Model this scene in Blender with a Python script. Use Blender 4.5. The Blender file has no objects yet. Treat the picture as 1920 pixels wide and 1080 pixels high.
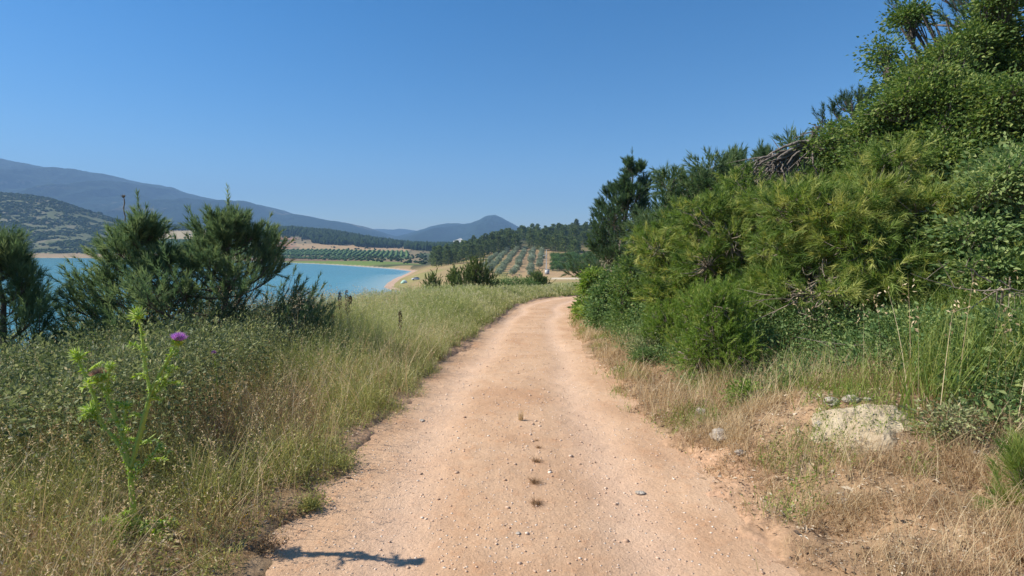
import bpy, math
import numpy as np
from mathutils import Vector
R = math.radians
SC = bpy.context.scene
COL = SC.collection
rng = np.random.default_rng(11)

# ------------------------------------------------------------ camera, sky, sun, exposure
F = 1000.0                       # focal length in photo pixels (1920 wide)
CAMZ = 1.7
PITCH = math.atan(85.0 / F)      # horizon at y = 455 of 1080
cd = bpy.data.cameras.new('camera')
cd.sensor_width = 36.0
cd.lens = 36.0 * F / 1920.0
cd.clip_start = 0.05
cd.clip_end = 30000.0
cam = bpy.data.objects.new('camera', cd)
COL.objects.link(cam)
cam.location = (0, 0, CAMZ)
cam.rotation_euler = (math.pi / 2 - PITCH, 0, 0)
SC.camera = cam

SUN_DIR = Vector((-1.0, 0.08, 0.93)).normalized()     # towards the sun: left, slightly ahead
SUN_EL = math.asin(SUN_DIR.z)
SUN_AZ = math.atan2(SUN_DIR.x, SUN_DIR.y)             # clockwise from +Y
w = bpy.data.worlds.new('World')
SC.world = w
w.use_nodes = True
nt = w.node_tree
for n in list(nt.nodes):
    nt.nodes.remove(n)
sky = nt.nodes.new('ShaderNodeTexSky')
sky.sky_type = 'NISHITA'
sky.sun_disc = False
sky.sun_elevation = SUN_EL
sky.sun_rotation = SUN_AZ
sky.altitude = 300
sky.air_density = 1.0
sky.dust_density = 0.3
sky.ozone_density = 4.5
bg = nt.nodes.new('ShaderNodeBackground')
bg.inputs['Strength'].default_value = 0.088
wo = nt.nodes.new('ShaderNodeOutputWorld')
hsv = nt.nodes.new('ShaderNodeHueSaturation')
hsv.inputs['Saturation'].default_value = 1.36
nt.links.new(sky.outputs[0], hsv.inputs['Color'])
nt.links.new(hsv.outputs[0], bg.inputs['Color'])
nt.links.new(bg.outputs[0], wo.inputs['Surface'])

sd = bpy.data.lights.new('sun', 'SUN')
sd.energy = 5.0
sd.angle = R(0.5)
sd.color = (1.0, 0.95, 0.86)
sun = bpy.data.objects.new('sun', sd)
COL.objects.link(sun)
sun.rotation_euler = (-SUN_DIR).to_track_quat('-Z', 'Y').to_euler()
sun.location = (-30, 5, 40)
SC.view_settings.view_transform = 'Standard'
SC.view_settings.look = 'None'
SC.view_settings.gamma = 1
SC.view_settings.exposure = 0.6
SC.render.engine = 'CYCLES'
SC.cycles.max_bounces = 6
SC.cycles.diffuse_bounces = 3
SC.cycles.transmission_bounces = 3
SC.cycles.transparent_max_bounces = 6
SC.cycles.volume_bounces = 0

CP, SP = math.cos(PITCH), math.sin(PITCH)
def at(u, v, d):
    """world point seen at photo pixel (u, v) at forward distance d"""
    a = (u - 960.0) / F
    b = (540.0 - v) / F
    y = CP + b * SP
    z = -SP + b * CP
    return np.array([a / y * d, d, CAMZ + z / y * d])

# ------------------------------------------------------------ small tools
def tag(o, label=None, cat=None, group=None, kind=None):
    if label: o['label'] = label
    if cat: o['category'] = cat
    if group: o['group'] = group
    if kind: o['kind'] = kind
    return o

def empty(name, loc, label=None, cat=None, group=None):
    o = bpy.data.objects.new(name, None)
    o.empty_display_size = 0.2
    o.location = tuple(float(c) for c in loc)
    COL.objects.link(o)
    return tag(o, label, cat, group)

class MB:
    """collects vertices / faces and builds one mesh"""
    def __init__(s):
        s.V = []; s.T = []; s.Q = []; s.t = []; s.n = 0
        s.mT = []; s.mQ = []
    def add(s, V, Fc, tint=0.5, mat=0):
        V = np.asarray(V, dtype=np.float32).reshape(-1, 3)
        Fc = np.asarray(Fc, dtype=np.int64)
        s.V.append(V)
        tt = np.broadcast_to(np.asarray(tint, dtype=np.float32), (len(V),)) if np.ndim(tint) <= 1 else tint
        s.t.append(tt)
        if Fc.shape[1] == 3:
            s.T.append(Fc + s.n); s.mT.append(np.full(len(Fc), mat, dtype=np.int32))
        else:
            s.Q.append(Fc + s.n); s.mQ.append(np.full(len(Fc), mat, dtype=np.int32))
        s.n += len(V)
    def build(s, name, mats, parent=None, smooth=False, origin=None):
        me = bpy.data.meshes.new(name)
        V = np.concatenate(s.V) if s.V else np.zeros((0, 3), np.float32)
        if origin is not None:
            V = V - np.asarray(origin, dtype=np.float32)
        T = np.concatenate(s.T) if s.T else np.zeros((0, 3), np.int64)
        Q = np.concatenate(s.Q) if s.Q else np.zeros((0, 4), np.int64)
        mi = np.concatenate(s.mT + s.mQ) if (s.mT or s.mQ) else np.zeros(0, np.int32)
        me.vertices.add(len(V)); me.vertices.foreach_set('co', V.ravel())
        loops = np.concatenate([T.ravel(), Q.ravel()]).astype(np.int32)
        me.loops.add(len(loops)); me.loops.foreach_set('vertex_index', loops)
        nf = len(T) + len(Q)
        me.polygons.add(nf)
        st = np.concatenate([np.arange(len(T)) * 3, len(T) * 3 + np.arange(len(Q)) * 4]).astype(np.int32)
        me.polygons.foreach_set('loop_start', st)
        me.polygons.foreach_set('material_index', mi)
        if smooth:
            me.polygons.foreach_set('use_smooth', np.ones(nf, dtype=bool))
        at_ = me.attributes.new('tint', 'FLOAT', 'POINT')
        at_.data.foreach_set('value', np.concatenate(s.t).astype(np.float32))
        me.update(calc_edges=True)
        for m in (mats if isinstance(mats, (list, tuple)) else [mats]):
            me.materials.append(m)
        o = bpy.data.objects.new(name, me)
        COL.objects.link(o)
        if parent is not None:
            o.parent = parent
        return o

def nrm(a):
    return a / np.maximum(np.linalg.norm(a, axis=-1, keepdims=True), 1e-9)

def vnoise(x, y, seed=0):
    xi = np.floor(x).astype(np.int64); yi = np.floor(y).astype(np.int64)
    fx = x - xi; fy = y - yi
    fx = fx * fx * (3 - 2 * fx); fy = fy * fy * (3 - 2 * fy)
    def hsh(a, b):
        h = (a * 374761393 + b * 668265263 + seed * 974634777) & 0xFFFFFFFF
        h = ((h ^ (h >> 13)) * 1274126177) & 0xFFFFFFFF
        h = h ^ (h >> 16)
        return (h & 0xFFFF) / 65535.0
    a = hsh(xi, yi); b = hsh(xi + 1, yi); c = hsh(xi, yi + 1); d = hsh(xi + 1, yi + 1)
    return (a * (1 - fx) + b * fx) * (1 - fy) + (c * (1 - fx) + d * fx) * fy

def fbm(x, y, seed=0, octv=4):
    s = np.zeros(np.shape(x)); a = 0.5; f = 1.0; t = 0
    for k in range(octv):
        s = s + a * vnoise(x * f + 17.3 * k, y * f - 9.1 * k, seed + k)
        t += a; a *= 0.5; f *= 2.03
    return s / t

def sstep(a, b, x):
    t = np.clip((x - a) / (b - a), 0, 1)
    return t * t * (3 - 2 * t)

def tubes(mb, P, Rr, sides=5, tint=0.5, mat=0, cap=False):
    """P (m,n,3) paths, Rr (m,n) or (n,) radii"""
    P = np.asarray(P, dtype=np.float64)
    if P.ndim == 2: P = P[None]
    m, n, _ = P.shape
    Rr = np.broadcast_to(np.asarray(Rr, dtype=np.float64), (m, n))
    T = nrm(np.gradient(P, axis=1))
    ref = np.array([0.31, 0.93, 0.17])
    A = nrm(np.cross(T, ref)); B = np.cross(T, A)
    an = np.arange(sides) * 2 * math.pi / sides
    V = P[:, :, None, :] + Rr[:, :, None, None] * (np.cos(an)[None, None, :, None] * A[:, :, None, :] + np.sin(an)[None, None, :, None] * B[:, :, None, :])
    idx = np.arange(m * n * sides).reshape(m, n, sides)
    a = idx[:, :-1, :]; b = np.roll(idx, -1, axis=2)[:, :-1, :]
    c = np.roll(idx, -1, axis=2)[:, 1:, :]; d = idx[:, 1:, :]
    Q = np.stack([a, b, c, d], axis=-1).reshape(-1, 4)
    if np.ndim(tint) == 1:
        tint = np.repeat(tint, n * sides)
    mb.add(V.reshape(-1, 3), Q, tint, mat)

def bez(S, C, E, n):
    t = np.linspace(0, 1, n)[None, :, None]
    return (1 - t) ** 2 * S[:, None] + 2 * t * (1 - t) * C[:, None] + t * t * E[:, None]

def rdir(n, g=None):
    g = g or rng
    return nrm(g.normal(size=(n, 3)))

def leaves(mb, P, D, L, W, tint, fold=0.25, mat=0, up=0.6):
    """diamond leaves; P base (n,3), D direction, L, W sizes"""
    n = len(P)
    D = nrm(D)
    ref = nrm(rdir(n) + np.array([0, 0, up]))
    S = nrm(np.cross(D, ref)); N = np.cross(S, D)
    L = np.broadcast_to(L, (n,))[:, None]; W = np.broadcast_to(W, (n,))[:, None]
    p0 = P; p2 = P + D * L - N * L * 0.12
    mid = P + D * L * 0.45
    p1 = mid + S * W * 0.5 + N * W * fold; p3 = mid - S * W * 0.5 + N * W * fold
    V = np.stack([p0, p1, p2, p3], axis=1).reshape(-1, 3)
    i = np.arange(n)[:, None] * 4
    Fc = np.concatenate([i + np.array([[0, 1, 2]]), i + np.array([[0, 2, 3]])])
    mb.add(V, Fc, np.repeat(np.broadcast_to(tint, (n,)), 4), mat)

def needles(mb, P, D, L, W, tint, mat=0):
    n = len(P)
    D = nrm(D)
    S = nrm(np.cross(D, rdir(n)))
    L = np.broadcast_to(L, (n,))[:, None]; W = np.broadcast_to(W, (n,))[:, None]
    V = np.stack([P - S * W * 0.5, P + S * W * 0.5, P + D * L], axis=1).reshape(-1, 3)
    Fc = np.arange(3 * n).reshape(-1, 3)
    mb.add(V, Fc, np.repeat(np.broadcast_to(tint, (n,)), 3), mat)

def shoots(mb, S, D, ln, k, nl, nw, tint, spread=(0.25, 0.9), mat=0, g=None, droop=0.0):
    """S (m,3) shoot starts, D (m,3) axes; k needles along each"""
    g = g or rng
    m = len(S)
    D = nrm(D)
    t = g.random((m, k)) ** 0.7
    ln = np.broadcast_to(ln, (m,))
    P = S[:, None] + D[:, None] * (t * ln[:, None])[..., None]
    A = nrm(np.cross(D, np.array([0.2, 0.31, 0.93]) + 0.01 * rdir(m))); B = np.cross(D, A)
    ph = g.random((m, k)) * 2 * math.pi
    th = g.uniform(spread[0], spread[1], (m, k)) * (1.15 - 0.5 * t)
    rad = np.cos(ph)[..., None] * A[:, None] + np.sin(ph)[..., None] * B[:, None]
    DD = np.cos(th)[..., None] * D[:, None] + np.sin(th)[..., None] * rad
    DD = DD + np.array([0, 0, -droop])
    tt = np.clip(np.repeat(np.broadcast_to(tint, (m,)), k) + g.normal(0, 0.07, m * k), 0, 1)
    L = nl * g.uniform(0.7, 1.15, m * k)
    needles(mb, P.reshape(-1, 3), DD.reshape(-1, 3), L, nw, tt, mat)

def blades(mb, P, H, lean, W, tint, bend=0.5, segs=2, mat=0, g=None):
    """grass blades. P (n,3), H (n), lean (n) radians-ish offset fraction"""
    g = g or rng
    n = len(P)
    az = g.random(n) * 2 * math.pi
    dx = np.cos(az); dy = np.sin(az)
    wa = g.random(n) * 2 * math.pi
    sx = np.cos(wa); sy = np.sin(wa)
    H = np.broadcast_to(H, (n,)); lean = np.broadcast_to(lean, (n,)); W = np.broadcast_to(W, (n,))
    ks = np.arange(segs + 1) / segs
    V = np.zeros((n, 2 * segs + 1, 3))
    for i, t in enumerate(ks):
        off = lean * H * (t * (1 - bend) + bend * t * t)
        z = H * t * np.sqrt(np.clip(1 - (lean * t) ** 2 * 0.5, 0.1, 1))
        c = P + np.stack([dx * off, dy * off, z], axis=1)
        ww = W * (1 - t) ** 0.6 * 0.5
        if i < segs:
            V[:, 2 * i] = c - np.stack([sx * ww, sy * ww, 0 * ww], 1)
            V[:, 2 * i + 1] = c + np.stack([sx * ww, sy * ww, 0 * ww], 1)
        else:
            V[:, 2 * i] = c
    base = np.arange(n)[:, None] * (2 * segs + 1)
    if segs > 1:
        q = np.concatenate([base + np.array([[2 * i, 2 * i + 1, 2 * i + 3, 2 * i + 2]]) for i in range(segs - 1)])
    tr = base + np.array([[2 * segs - 2, 2 * segs - 1, 2 * segs]])
    tt = np.repeat(np.broadcast_to(tint, (n,)), 2 * segs + 1)
    off = mb.n
    mb.add(V.reshape(-1, 3), tr, tt, mat)
    if segs > 1:
        mb.Q.append(q + off); mb.mQ.append(np.full(len(q), mat, dtype=np.int32))
    tips = V[:, 2 * segs]
    return tips

# ------------------------------------------------------------ materials
def newmat(name):
    m = bpy.data.materials.new(name)
    m.use_nodes = True
    t = m.node_tree
    for n in list(t.nodes):
        t.nodes.remove(n)
    out = t.nodes.new('ShaderNodeOutputMaterial')
    return m, t, out

def ramp(t, fac, cols):
    r = t.nodes.new('ShaderNodeValToRGB')
    els = r.color_ramp.elements
    while len(els) < len(cols):
        els.new(0.5)
    for i, (p, c) in enumerate(cols):
        els[i].position = p
        els[i].color = (*c, 1)
    t.links.new(fac, r.inputs[0])
    return r.outputs[0]

def leaf_mat(name, cols, trans=0.3, rough=0.6, spec=0.2, var=0.0):
    m, t, out = newmat(name)
    a = t.nodes.new('ShaderNodeAttribute'); a.attribute_name = 'tint'
    c = ramp(t, a.outputs['Fac'], cols)
    if var > 0:
        oi = t.nodes.new('ShaderNodeObjectInfo')
        mr = t.nodes.new('ShaderNodeMapRange')
        mr.inputs['To Min'].default_value = 1 - var; mr.inputs['To Max'].default_value = 1 + var
        t.links.new(oi.outputs['Random'], mr.inputs[0])
        hs = t.nodes.new('ShaderNodeHueSaturation')
        t.links.new(mr.outputs[0], hs.inputs['Value']); t.links.new(c, hs.inputs['Color'])
        c = hs.outputs[0]
    p = t.nodes.new('ShaderNodeBsdfPrincipled')
    p.inputs['Roughness'].default_value = rough
    p.inputs['Specular IOR Level'].default_value = spec
    t.links.new(c, p.inputs['Base Color'])
    if trans > 0:
        tr = t.nodes.new('ShaderNodeBsdfTranslucent')
        hs2 = t.nodes.new('ShaderNodeHueSaturation')
        hs2.inputs['Saturation'].default_value = 1.15; hs2.inputs['Value'].default_value = 1.3
        t.links.new(c, hs2.inputs['Color']); t.links.new(hs2.outputs[0], tr.inputs['Color'])
        mx = t.nodes.new('ShaderNodeMixShader'); mx.inputs[0].default_value = trans
        t.links.new(p.outputs[0], mx.inputs[1]); t.links.new(tr.outputs[0], mx.inputs[2])
        t.links.new(mx.outputs[0], out.inputs[0])
    else:
        t.links.new(p.outputs[0], out.inputs[0])
    return m

def solid_mat(name, c1, c2=None, scale=8.0, rough=0.8, bump=0.0, bscale=None, metal=0.0):
    m, t, out = newmat(name)
    p = t.nodes.new('ShaderNodeBsdfPrincipled')
    p.inputs['Roughness'].default_value = rough
    p.inputs['Metallic'].default_value = metal
    tc = t.nodes.new('ShaderNodeTexCoord')
    if c2:
        nz = t.nodes.new('ShaderNodeTexNoise'); nz.inputs['Scale'].default_value = scale
        nz.inputs['Detail'].default_value = 6
        t.links.new(tc.outputs['Object'], nz.inputs['Vector'])
        c = ramp(t, nz.outputs[0], [(0.3, c1), (0.7, c2)])
        t.links.new(c, p.inputs['Base Color'])
    else:
        p.inputs['Base Color'].default_value = (*c1, 1)
    if bump:
        n2 = t.nodes.new('ShaderNodeTexNoise'); n2.inputs['Scale'].default_value = bscale or scale * 3
        n2.inputs['Detail'].default_value = 8
        t.links.new(tc.outputs['Object'], n2.inputs['Vector'])
        b = t.nodes.new('ShaderNodeBump'); b.inputs['Strength'].default_value = bump
        b.inputs['Distance'].default_value = 0.05
        t.links.new(n2.outputs[0], b.inputs['Height']); t.links.new(b.outputs[0], p.inputs['Normal'])
    t.links.new(p.outputs[0], out.inputs[0])
    return m

# ------------------------------------------------------------ road centre line and ground heights
RC = np.array([[0.5,-30,.35],[0.3,-8,.2],[.22,-2,.06],[.2,0,.04],[.13,2.9,0],[.02,4.8,.0],[.07,7.8,-.22],[.26,12,-.6],[.46,15.3,-.84],
               [.85,20,-1.08],[1.4,25,-1.32],[2.3,30,-1.62],[3.7,34,-1.86],[6.2,37.3,-2.05],[9.5,39.3,-2.2],[14,40.5,-2.3],[22,41.5,-2.4],[60,44,-2.6]])
_s = np.concatenate([[0], np.cumsum(np.linalg.norm(np.diff(RC[:, :2], axis=0), axis=1))])
_ss = np.linspace(0, _s[-1], 520)
RL = np.stack([np.interp(_ss, _s, RC[:, k]) for k in range(3)], 1)
for _ in range(30):
    RL[1:-1] = 0.25 * RL[:-2] + 0.5 * RL[1:-1] + 0.25 * RL[2:]
RT = nrm(np.gradient(RL[:, :2], axis=0))

def road_e(x, y):
    """signed distance right of the centre line, road height, distance along"""
    x = np.asarray(x, dtype=np.float64).ravel(); y = np.asarray(y, dtype=np.float64).ravel()
    e = np.empty(len(x)); z = np.empty(len(x)); s = np.empty(len(x))
    for i in range(0, len(x), 20000):
        dx = x[i:i+20000, None] - RL[None, :, 0]; dy = y[i:i+20000, None] - RL[None, :, 1]
        k = np.argmin(dx * dx + dy * dy, axis=1)
        ar = np.arange(len(k))
        ddx = dx[ar, k]; ddy = dy[ar, k]
        tx = RT[k, 0]; ty = RT[k, 1]
        al = ddx * tx + ddy * ty
        cr = ddx * ty - ddy * tx
        far = np.hypot(ddx, ddy)
        e[i:i+20000] = np.where(np.abs(al) > 0.5, np.sign(cr) * far, cr)
        gz = np.gradient(RL[:, 2]) / (_ss[1] - _ss[0])
        z[i:i+20000] = RL[k, 2] + np.clip(al, -0.3, 0.3) * gz[k]
        s[i:i+20000] = _ss[k] + al
    return e, z, s

# far terrain: picture row wanted for the ground, per picture column and distance
TD = np.array([30, 60, 100, 160, 230, 300, 380, 460, 560, 660, 800, 1000, 1200, 1500], dtype=float)
TU = {
 -900: [900,800,690,600,550,525,508,498,490,486,470,400,318,330],
 0:   [800,760,660,580,542,521,507,498,490,486,477,414,356,378],
 110: [780,750,660,580,542,521,507,498,490,486,478,428,369,392],
 180: [760,740,660,580,542,521,507,498,490,486,478,442,396,408],
 235: [740,740,660,580,542,521,507,498,490,486,479,452,414,420],
 300: [720,740,660,580,542,521,507,498,490,486,475,446,428,432],
 380: [700,730,660,580,542,521,507,498,490,485,475,448,430,434],
 440: [680,720,660,580,542,521,507,498,489,484,476,455,434,436],
 500: [660,700,650,580,542,521,507,498,489,483,475,451,430,432],
 580: [620,660,630,575,542,521,507,497,488,483,474,454,432,438],
 650: [610,640,620,572,542,521,507,494,487,483,473,458,441,446],
 700: [600,625,610,572,541,521,505,493,487,483,472,461,450,456],
 760: [590,600,600,570,536,515,503,494,487,483,473,466,460,463],
 800: [586,590,585,562,528,507,500,498,489,482,472,466,462,464],
 860: [582,580,570,548,518,498,484,480,478,476,472,467,463,465],
 905: [577,574,562,542,518,496,475,467,467,468,470,467,464,465],
 960: [568,560,552,536,515,488,468,453,450,455,462,464,464,465],
 1020:[562,551,540,527,512,487,466,449,442,446,455,460,462,465],
 1060:[560,546,532,521,509,484,464,446,440,444,452,458,462,465],
 1200:[558,540,525,515,500,476,455,438,436,442,450,458,462,465],
 2600:[500,480,470,460,450,440,430,425,424,430,440,450,455,460]}
_us = np.array(sorted(TU)); _vt = np.array([TU[k] for k in _us], dtype=float)
_zt = CAMZ - (_vt - 455) / 1000.0 * TD[None]
GU = np.arange(-900, 2601, 10.0); GL = np.linspace(math.log(30), math.log(1500), 160)
_tmp = np.stack([np.interp(GL, np.log(TD), r) for r in _zt])
GZ = np.stack([np.interp(GU, _us, _tmp[:, j]) for j in range(len(GL))], 1)
for _ in range(6):
    P_ = np.pad(GZ, 1, mode='edge')
    GZ = 0.25 * GZ + 0.125 * (P_[:-2, 1:-1] + P_[2:, 1:-1]) * 2 * 0.75 + 0.1875 * (P_[1:-1, :-2] + P_[1:-1, 2:])
WATER = -18.0
def wp(u, v):
    d = (CAMZ - WATER) * 1000.0 / (v - 455.0)
    return ((u - 960) / 1000.0 * d, d)
LAKE = np.array([(-1700, 720), (-1000, 705), wp(0, 483.2), wp(100, 483.6), wp(200, 484), wp(300, 484.6), wp(400, 487), wp(515, 491.5), wp(600, 495), wp(650, 498),
    wp(700, 501.5), wp(740, 504.5), wp(772, 508.5), wp(757, 515), wp(738, 523), wp(724, 532), wp(719, 539), wp(732, 544), wp(758, 547.5), wp(792, 549.5),
    wp(850, 553), wp(880, 575), wp(800, 600), wp(730, 660), wp(600, 690), wp(450, 720), (-62, 55), (-60, -60), (-80, -320), (-1700, -400)], dtype=float)
def lake_sd(x, y):
    """distance to the shore, positive on land"""
    x = np.ravel(x); y = np.ravel(y)
    best = np.full(len(x), 1e18); ins = np.zeros(len(x), bool)
    n = len(LAKE)
    for i in range(n):
        a = LAKE[i]; b = LAKE[(i + 1) % n]; ab = b - a
        t = np.clip(((x - a[0]) * ab[0] + (y - a[1]) * ab[1]) / (ab @ ab), 0, 1)
        dx = x - a[0] - t * ab[0]; dy = y - a[1] - t * ab[1]
        best = np.minimum(best, dx * dx + dy * dy)
        c = (a[1] > y) != (b[1] > y)
        with np.errstate(divide='ignore', invalid='ignore'):
            xi = (b[0] - a[0]) * (y - a[1]) / (b[1] - a[1] + 1e-12) + a[0]
        ins ^= c & (x < xi)
    d = np.sqrt(best)
    return np.where(ins, -d, d)

RE = np.array([1.2, 1.55, 1.9, 2.4, 3.2, 4.2, 6, 9, 15, 30, 60, 200.])
RZ = np.array([0., .05, .12, .26, .42, .62, 1.15, 2.1, 4.6, 11, 20, 30.])
LE = np.array([1.2, 1.7, 2.5, 4, 5.2, 8, 14, 30, 60, 300.])
LZ = np.array([0., .04, .07, .1, 0., -.8, -2.8, -8.6, -19, -40.])
def ground_h(x, y):
    shp = np.shape(x)
    x = np.asarray(x, dtype=np.float64).ravel(); y = np.asarray(y, dtype=np.float64).ravel()
    near = (y < 75) & (np.hypot(x, y) < 140)
    z = np.zeros(len(x))
    # table part
    d = np.maximum(y, 1.0)
    u = 960 + 1000 * x / d
    gi = np.clip((u + 900) / 10.0, 0, len(GU) - 1.001)
    gj = np.clip((np.log(d) - GL[0]) / (GL[1] - GL[0]), 0, len(GL) - 1.001)
    i0 = gi.astype(int); j0 = gj.astype(int); fi = gi - i0; fj = gj - j0
    zt = (GZ[i0, j0] * (1 - fi) + GZ[i0 + 1, j0] * fi) * (1 - fj) + (GZ[i0, j0 + 1] * (1 - fi) + GZ[i0 + 1, j0 + 1] * fi) * fj
    amp = np.clip(d / 400, 0, 3.0)
    zt = zt + (fbm(x / 60 + 5, y / 60, 3) - 0.5) * amp * 2.2
    # near part
    e = np.where(x > 0, x, x); zr = np.zeros(len(x)); s = np.zeros(len(x))
    if near.any():
        e_, zr_, s_ = road_e(x[near], y[near])
        e = e.copy(); e[near] = e_; zr[near] = zr_; s[near] = s_
    wob = (vnoise(s * .8, np.sign(e) * 3 + 3.3, 5) - 0.5) * 0.22 + (vnoise(s * 4.1, np.sign(e) * 7, 6) - 0.5) * 0.10 + (fbm(x * 6, y * 6, 19, 4) - .5) * .34
    ae = np.abs(e) + wob
    wide = np.where(e < 0, np.interp(s, [28, 31.5, 34, 37], [.35, .28, .1, .0]), 0.1)
    ae = ae - wide
    hr = np.interp(ae, RE, RZ); hl = np.interp(ae, LE, LZ)
    hr = hr * (1 - 0.9 * sstep(24, 40, y))
    zn = zr + np.where(e > 0, hr, hl)
    zn = zn + sstep(1.0, 1.4, ae) * 0.08 - 0.05
    rough = sstep(1.05, 1.7, ae)
    zn = zn + rough * ((fbm(x * 1.7, y * 1.7, 21) - 0.5) * 0.16 + (fbm(x * 9, y * 9, 22, 3) - 0.5) * 0.05) * np.where(e > 0, 1.0, 0.7)
    # small mound with the pale patch
    zn = zn + 0.17 * np.exp(-(((x - 2.62) / 0.75) ** 2 + ((y - 4.15) / 0.6) ** 2))
    bl = sstep(28, 52, y)
    bl = np.where(near, bl, np.where(y < 28, 0, 1))
    # keep the road bed where the road turns away
    keep = sstep(6.0, 2.0, ae) * (y < 60)
    bl = bl * (1 - keep)
    zl = zn * (1 - bl) + zt * bl
    sdl = lake_sd(x, y)
    zland = WATER + 0.05 + sstep(-1, 16, sdl) * (np.maximum(zl, WATER + 0.3 + 0.012 * np.clip(sdl, 0, 60)) - WATER)
    zin = WATER - np.minimum(3.0, 0.12 * np.abs(sdl) + 0.05)
    lakey = (zl < -8) | (sdl < 0)
    z = np.where(sdl < 0, zin, np.where(lakey | (sdl < 16), zland, zl))
    return z.reshape(shp)

def G(u, v, zoff=0.0):
    """ground point seen at photo pixel (u, v)"""
    ds = np.exp(np.linspace(math.log(1.2), math.log(1400), 1500))
    P = np.stack([at(u, v, d) for d in ds])
    g = ground_h(P[:, 0], P[:, 1])
    k = np.argmax(P[:, 2] < g)
    p = P[k].copy(); p[2] = g[k] + zoff
    return p
def gz(x, y):
    return float(ground_h(np.array([x]), np.array([y]))[0])
# ------------------------------------------------------------ ground sheet
def grid_obj(name, X, Y, Z, mat, attrs=None, smooth=True):
    nr, nc = X.shape
    V = np.stack([X, Y, Z], -1).reshape(-1, 3)
    i = np.arange(nr * nc).reshape(nr, nc)
    Q = np.stack([i[:-1, :-1], i[:-1, 1:], i[1:, 1:], i[1:, :-1]], -1).reshape(-1, 4)
    mb = MB(); mb.add(V, Q, 0.5)
    o = mb.build(name, mat, None, smooth)
    if attrs:
        for k, a in attrs.items():
            ca = o.data.color_attributes.new(k, 'FLOAT_COLOR', 'POINT')
            c = np.concatenate([a.reshape(-1, 3), np.ones((a.size // 3, 1))], 1).astype(np.float32)
            ca.data.foreach_set('color', c.ravel())
    return o

th1 = np.arange(-52, 52.01, 0.115)
th = np.concatenate([np.arange(-180, -52, 2.0), th1, np.arange(54, 180.1, 2.0)])
rr = np.concatenate([[0.05, 0.3], np.exp(np.arange(math.log(0.6), math.log(1750), 0.0145)), [2500, 4300, 6300.]])
TT, RR = np.meshgrid(np.radians(th), rr)
X = RR * np.sin(TT); Y = RR * np.cos(TT)
Z = ground_h(X, Y)
Z[-3:] = -20
SDL = lake_sd(X, Y).reshape(X.shape)
E_, _, S_ = road_e(X.ravel(), Y.ravel()); E_ = E_.reshape(X.shape)
D_ = np.maximum(Y, 1); U_ = 960 + 1000 * X / D_
V_ = 455 + 1000 * (CAMZ - Z) / D_
_j = (fbm(X / 30, Y / 30, 47) - .5); U_ = U_ + _j * 26; V_ = V_ + (fbm(X / 22, Y / 22, 48) - .5) * 2.4 * (Y > 420)
n1 = fbm(X / 25, Y / 25, 40); n2 = fbm(X / 90, Y / 90, 41); n3 = fbm(X * .8, Y * .8, 42); n4 = fbm(X * 6, Y * 6, 43)
def c3(r, g, b): return np.array([r, g, b])
def mixc(c, cc, m): return c * (1 - m[..., None]) + np.asarray(cc) * m[..., None]
GC = np.zeros(X.shape + (3,)) + c3(.16, .13, .065)
GC = mixc(GC, c3(.075, .095, .035), sstep(.45, .6, n1))
# near verge: red brown soil and litter
nearm = (Y < 60).astype(float)
soil = mixc(np.zeros(X.shape + (3,)) + c3(.42, .27, .155), c3(.27, .175, .095), sstep(.35, .65, n3))
soil = mixc(soil, c3(.38, .27, .17), sstep(.58, .75, n4) * .6)
GC = mixc(GC, [0, 0, 0], nearm) + soil * nearm[..., None]
_w = np.abs(E_) + (n3 - .5) * .9
GC = mixc(GC, c3(.55, .335, .205) , nearm * sstep(1.75, 1.1, _w) * (.6 + .4 * sstep(.35, .6, n4)))
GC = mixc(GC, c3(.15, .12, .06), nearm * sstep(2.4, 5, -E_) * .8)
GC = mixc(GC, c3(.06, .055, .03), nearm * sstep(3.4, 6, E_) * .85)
# promontory and the slope below the pine hill
midm = sstep(50, 70, Y) * (Y < 420) * (U_ > 560)
GC = mixc(GC, c3(.33, .24, .115), midm)
GC = mixc(GC, c3(.27, .25, .085), midm * sstep(.48, .62, n1) * .8)
GC = mixc(GC, c3(.20, .21, .07), midm * sstep(1010, 1060, U_) * sstep(527, 533, V_))
GC = mixc(GC, c3(.40, .26, .14), midm * sstep(945, 960, U_) * (V_ < 520) * .8)
GC = mixc(GC, c3(.07, .085, .03), midm * sstep(1030, 1040, U_) * (V_ < 509) * .6)
GC = mixc(GC, c3(.55, .46, .33), sstep(1025, 1040, U_) * (V_ > 520.5) * (V_ < 523.5) * midm)
# pine hill floor
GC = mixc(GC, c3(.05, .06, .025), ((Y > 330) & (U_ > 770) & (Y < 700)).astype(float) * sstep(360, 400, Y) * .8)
# far side
far = sstep(430, 450, Y) * (SDL > -2)
farl = far * (U_ < 790)
GC = mixc(GC, c3(.22, .17, .09), farl)
GC = mixc(GC, c3(.15, .21, .045), farl * sstep(440, 480, U_) * sstep(56, 48, SDL))
GC = mixc(GC, c3(.34, .24, .13), farl * sstep(130, 120, SDL) * sstep(470, 440, U_))
GC = mixc(GC, c3(.20, .13, .07), farl * ((V_ < 489.5) & (V_ > 480) & (U_ > 455) & (U_ < 690)))
GC = mixc(GC, c3(.06, .10, .03), farl * ((V_ < 480 + (U_ - 600) * .03) & (V_ > 467.5 + np.maximum(U_ - 600, 0) * .02) & (U_ > 430) & (U_ < 768)))
GC = mixc(GC, c3(.40, .27, .14), farl * ((V_ < 467.5 + np.maximum(U_ - 600, 0) * .02) & (V_ > 457) & (U_ > 560) & (U_ < 765)))
GC = mixc(GC, c3(.07, .10, .035), farl * ((V_ < 475) & (V_ > 446) & (U_ < 545)))
GC = mixc(GC, c3(.42, .33, .19), farl * ((V_ < 448.5) & (V_ > 431) & (U_ > 262) & (U_ < 400)))
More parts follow.
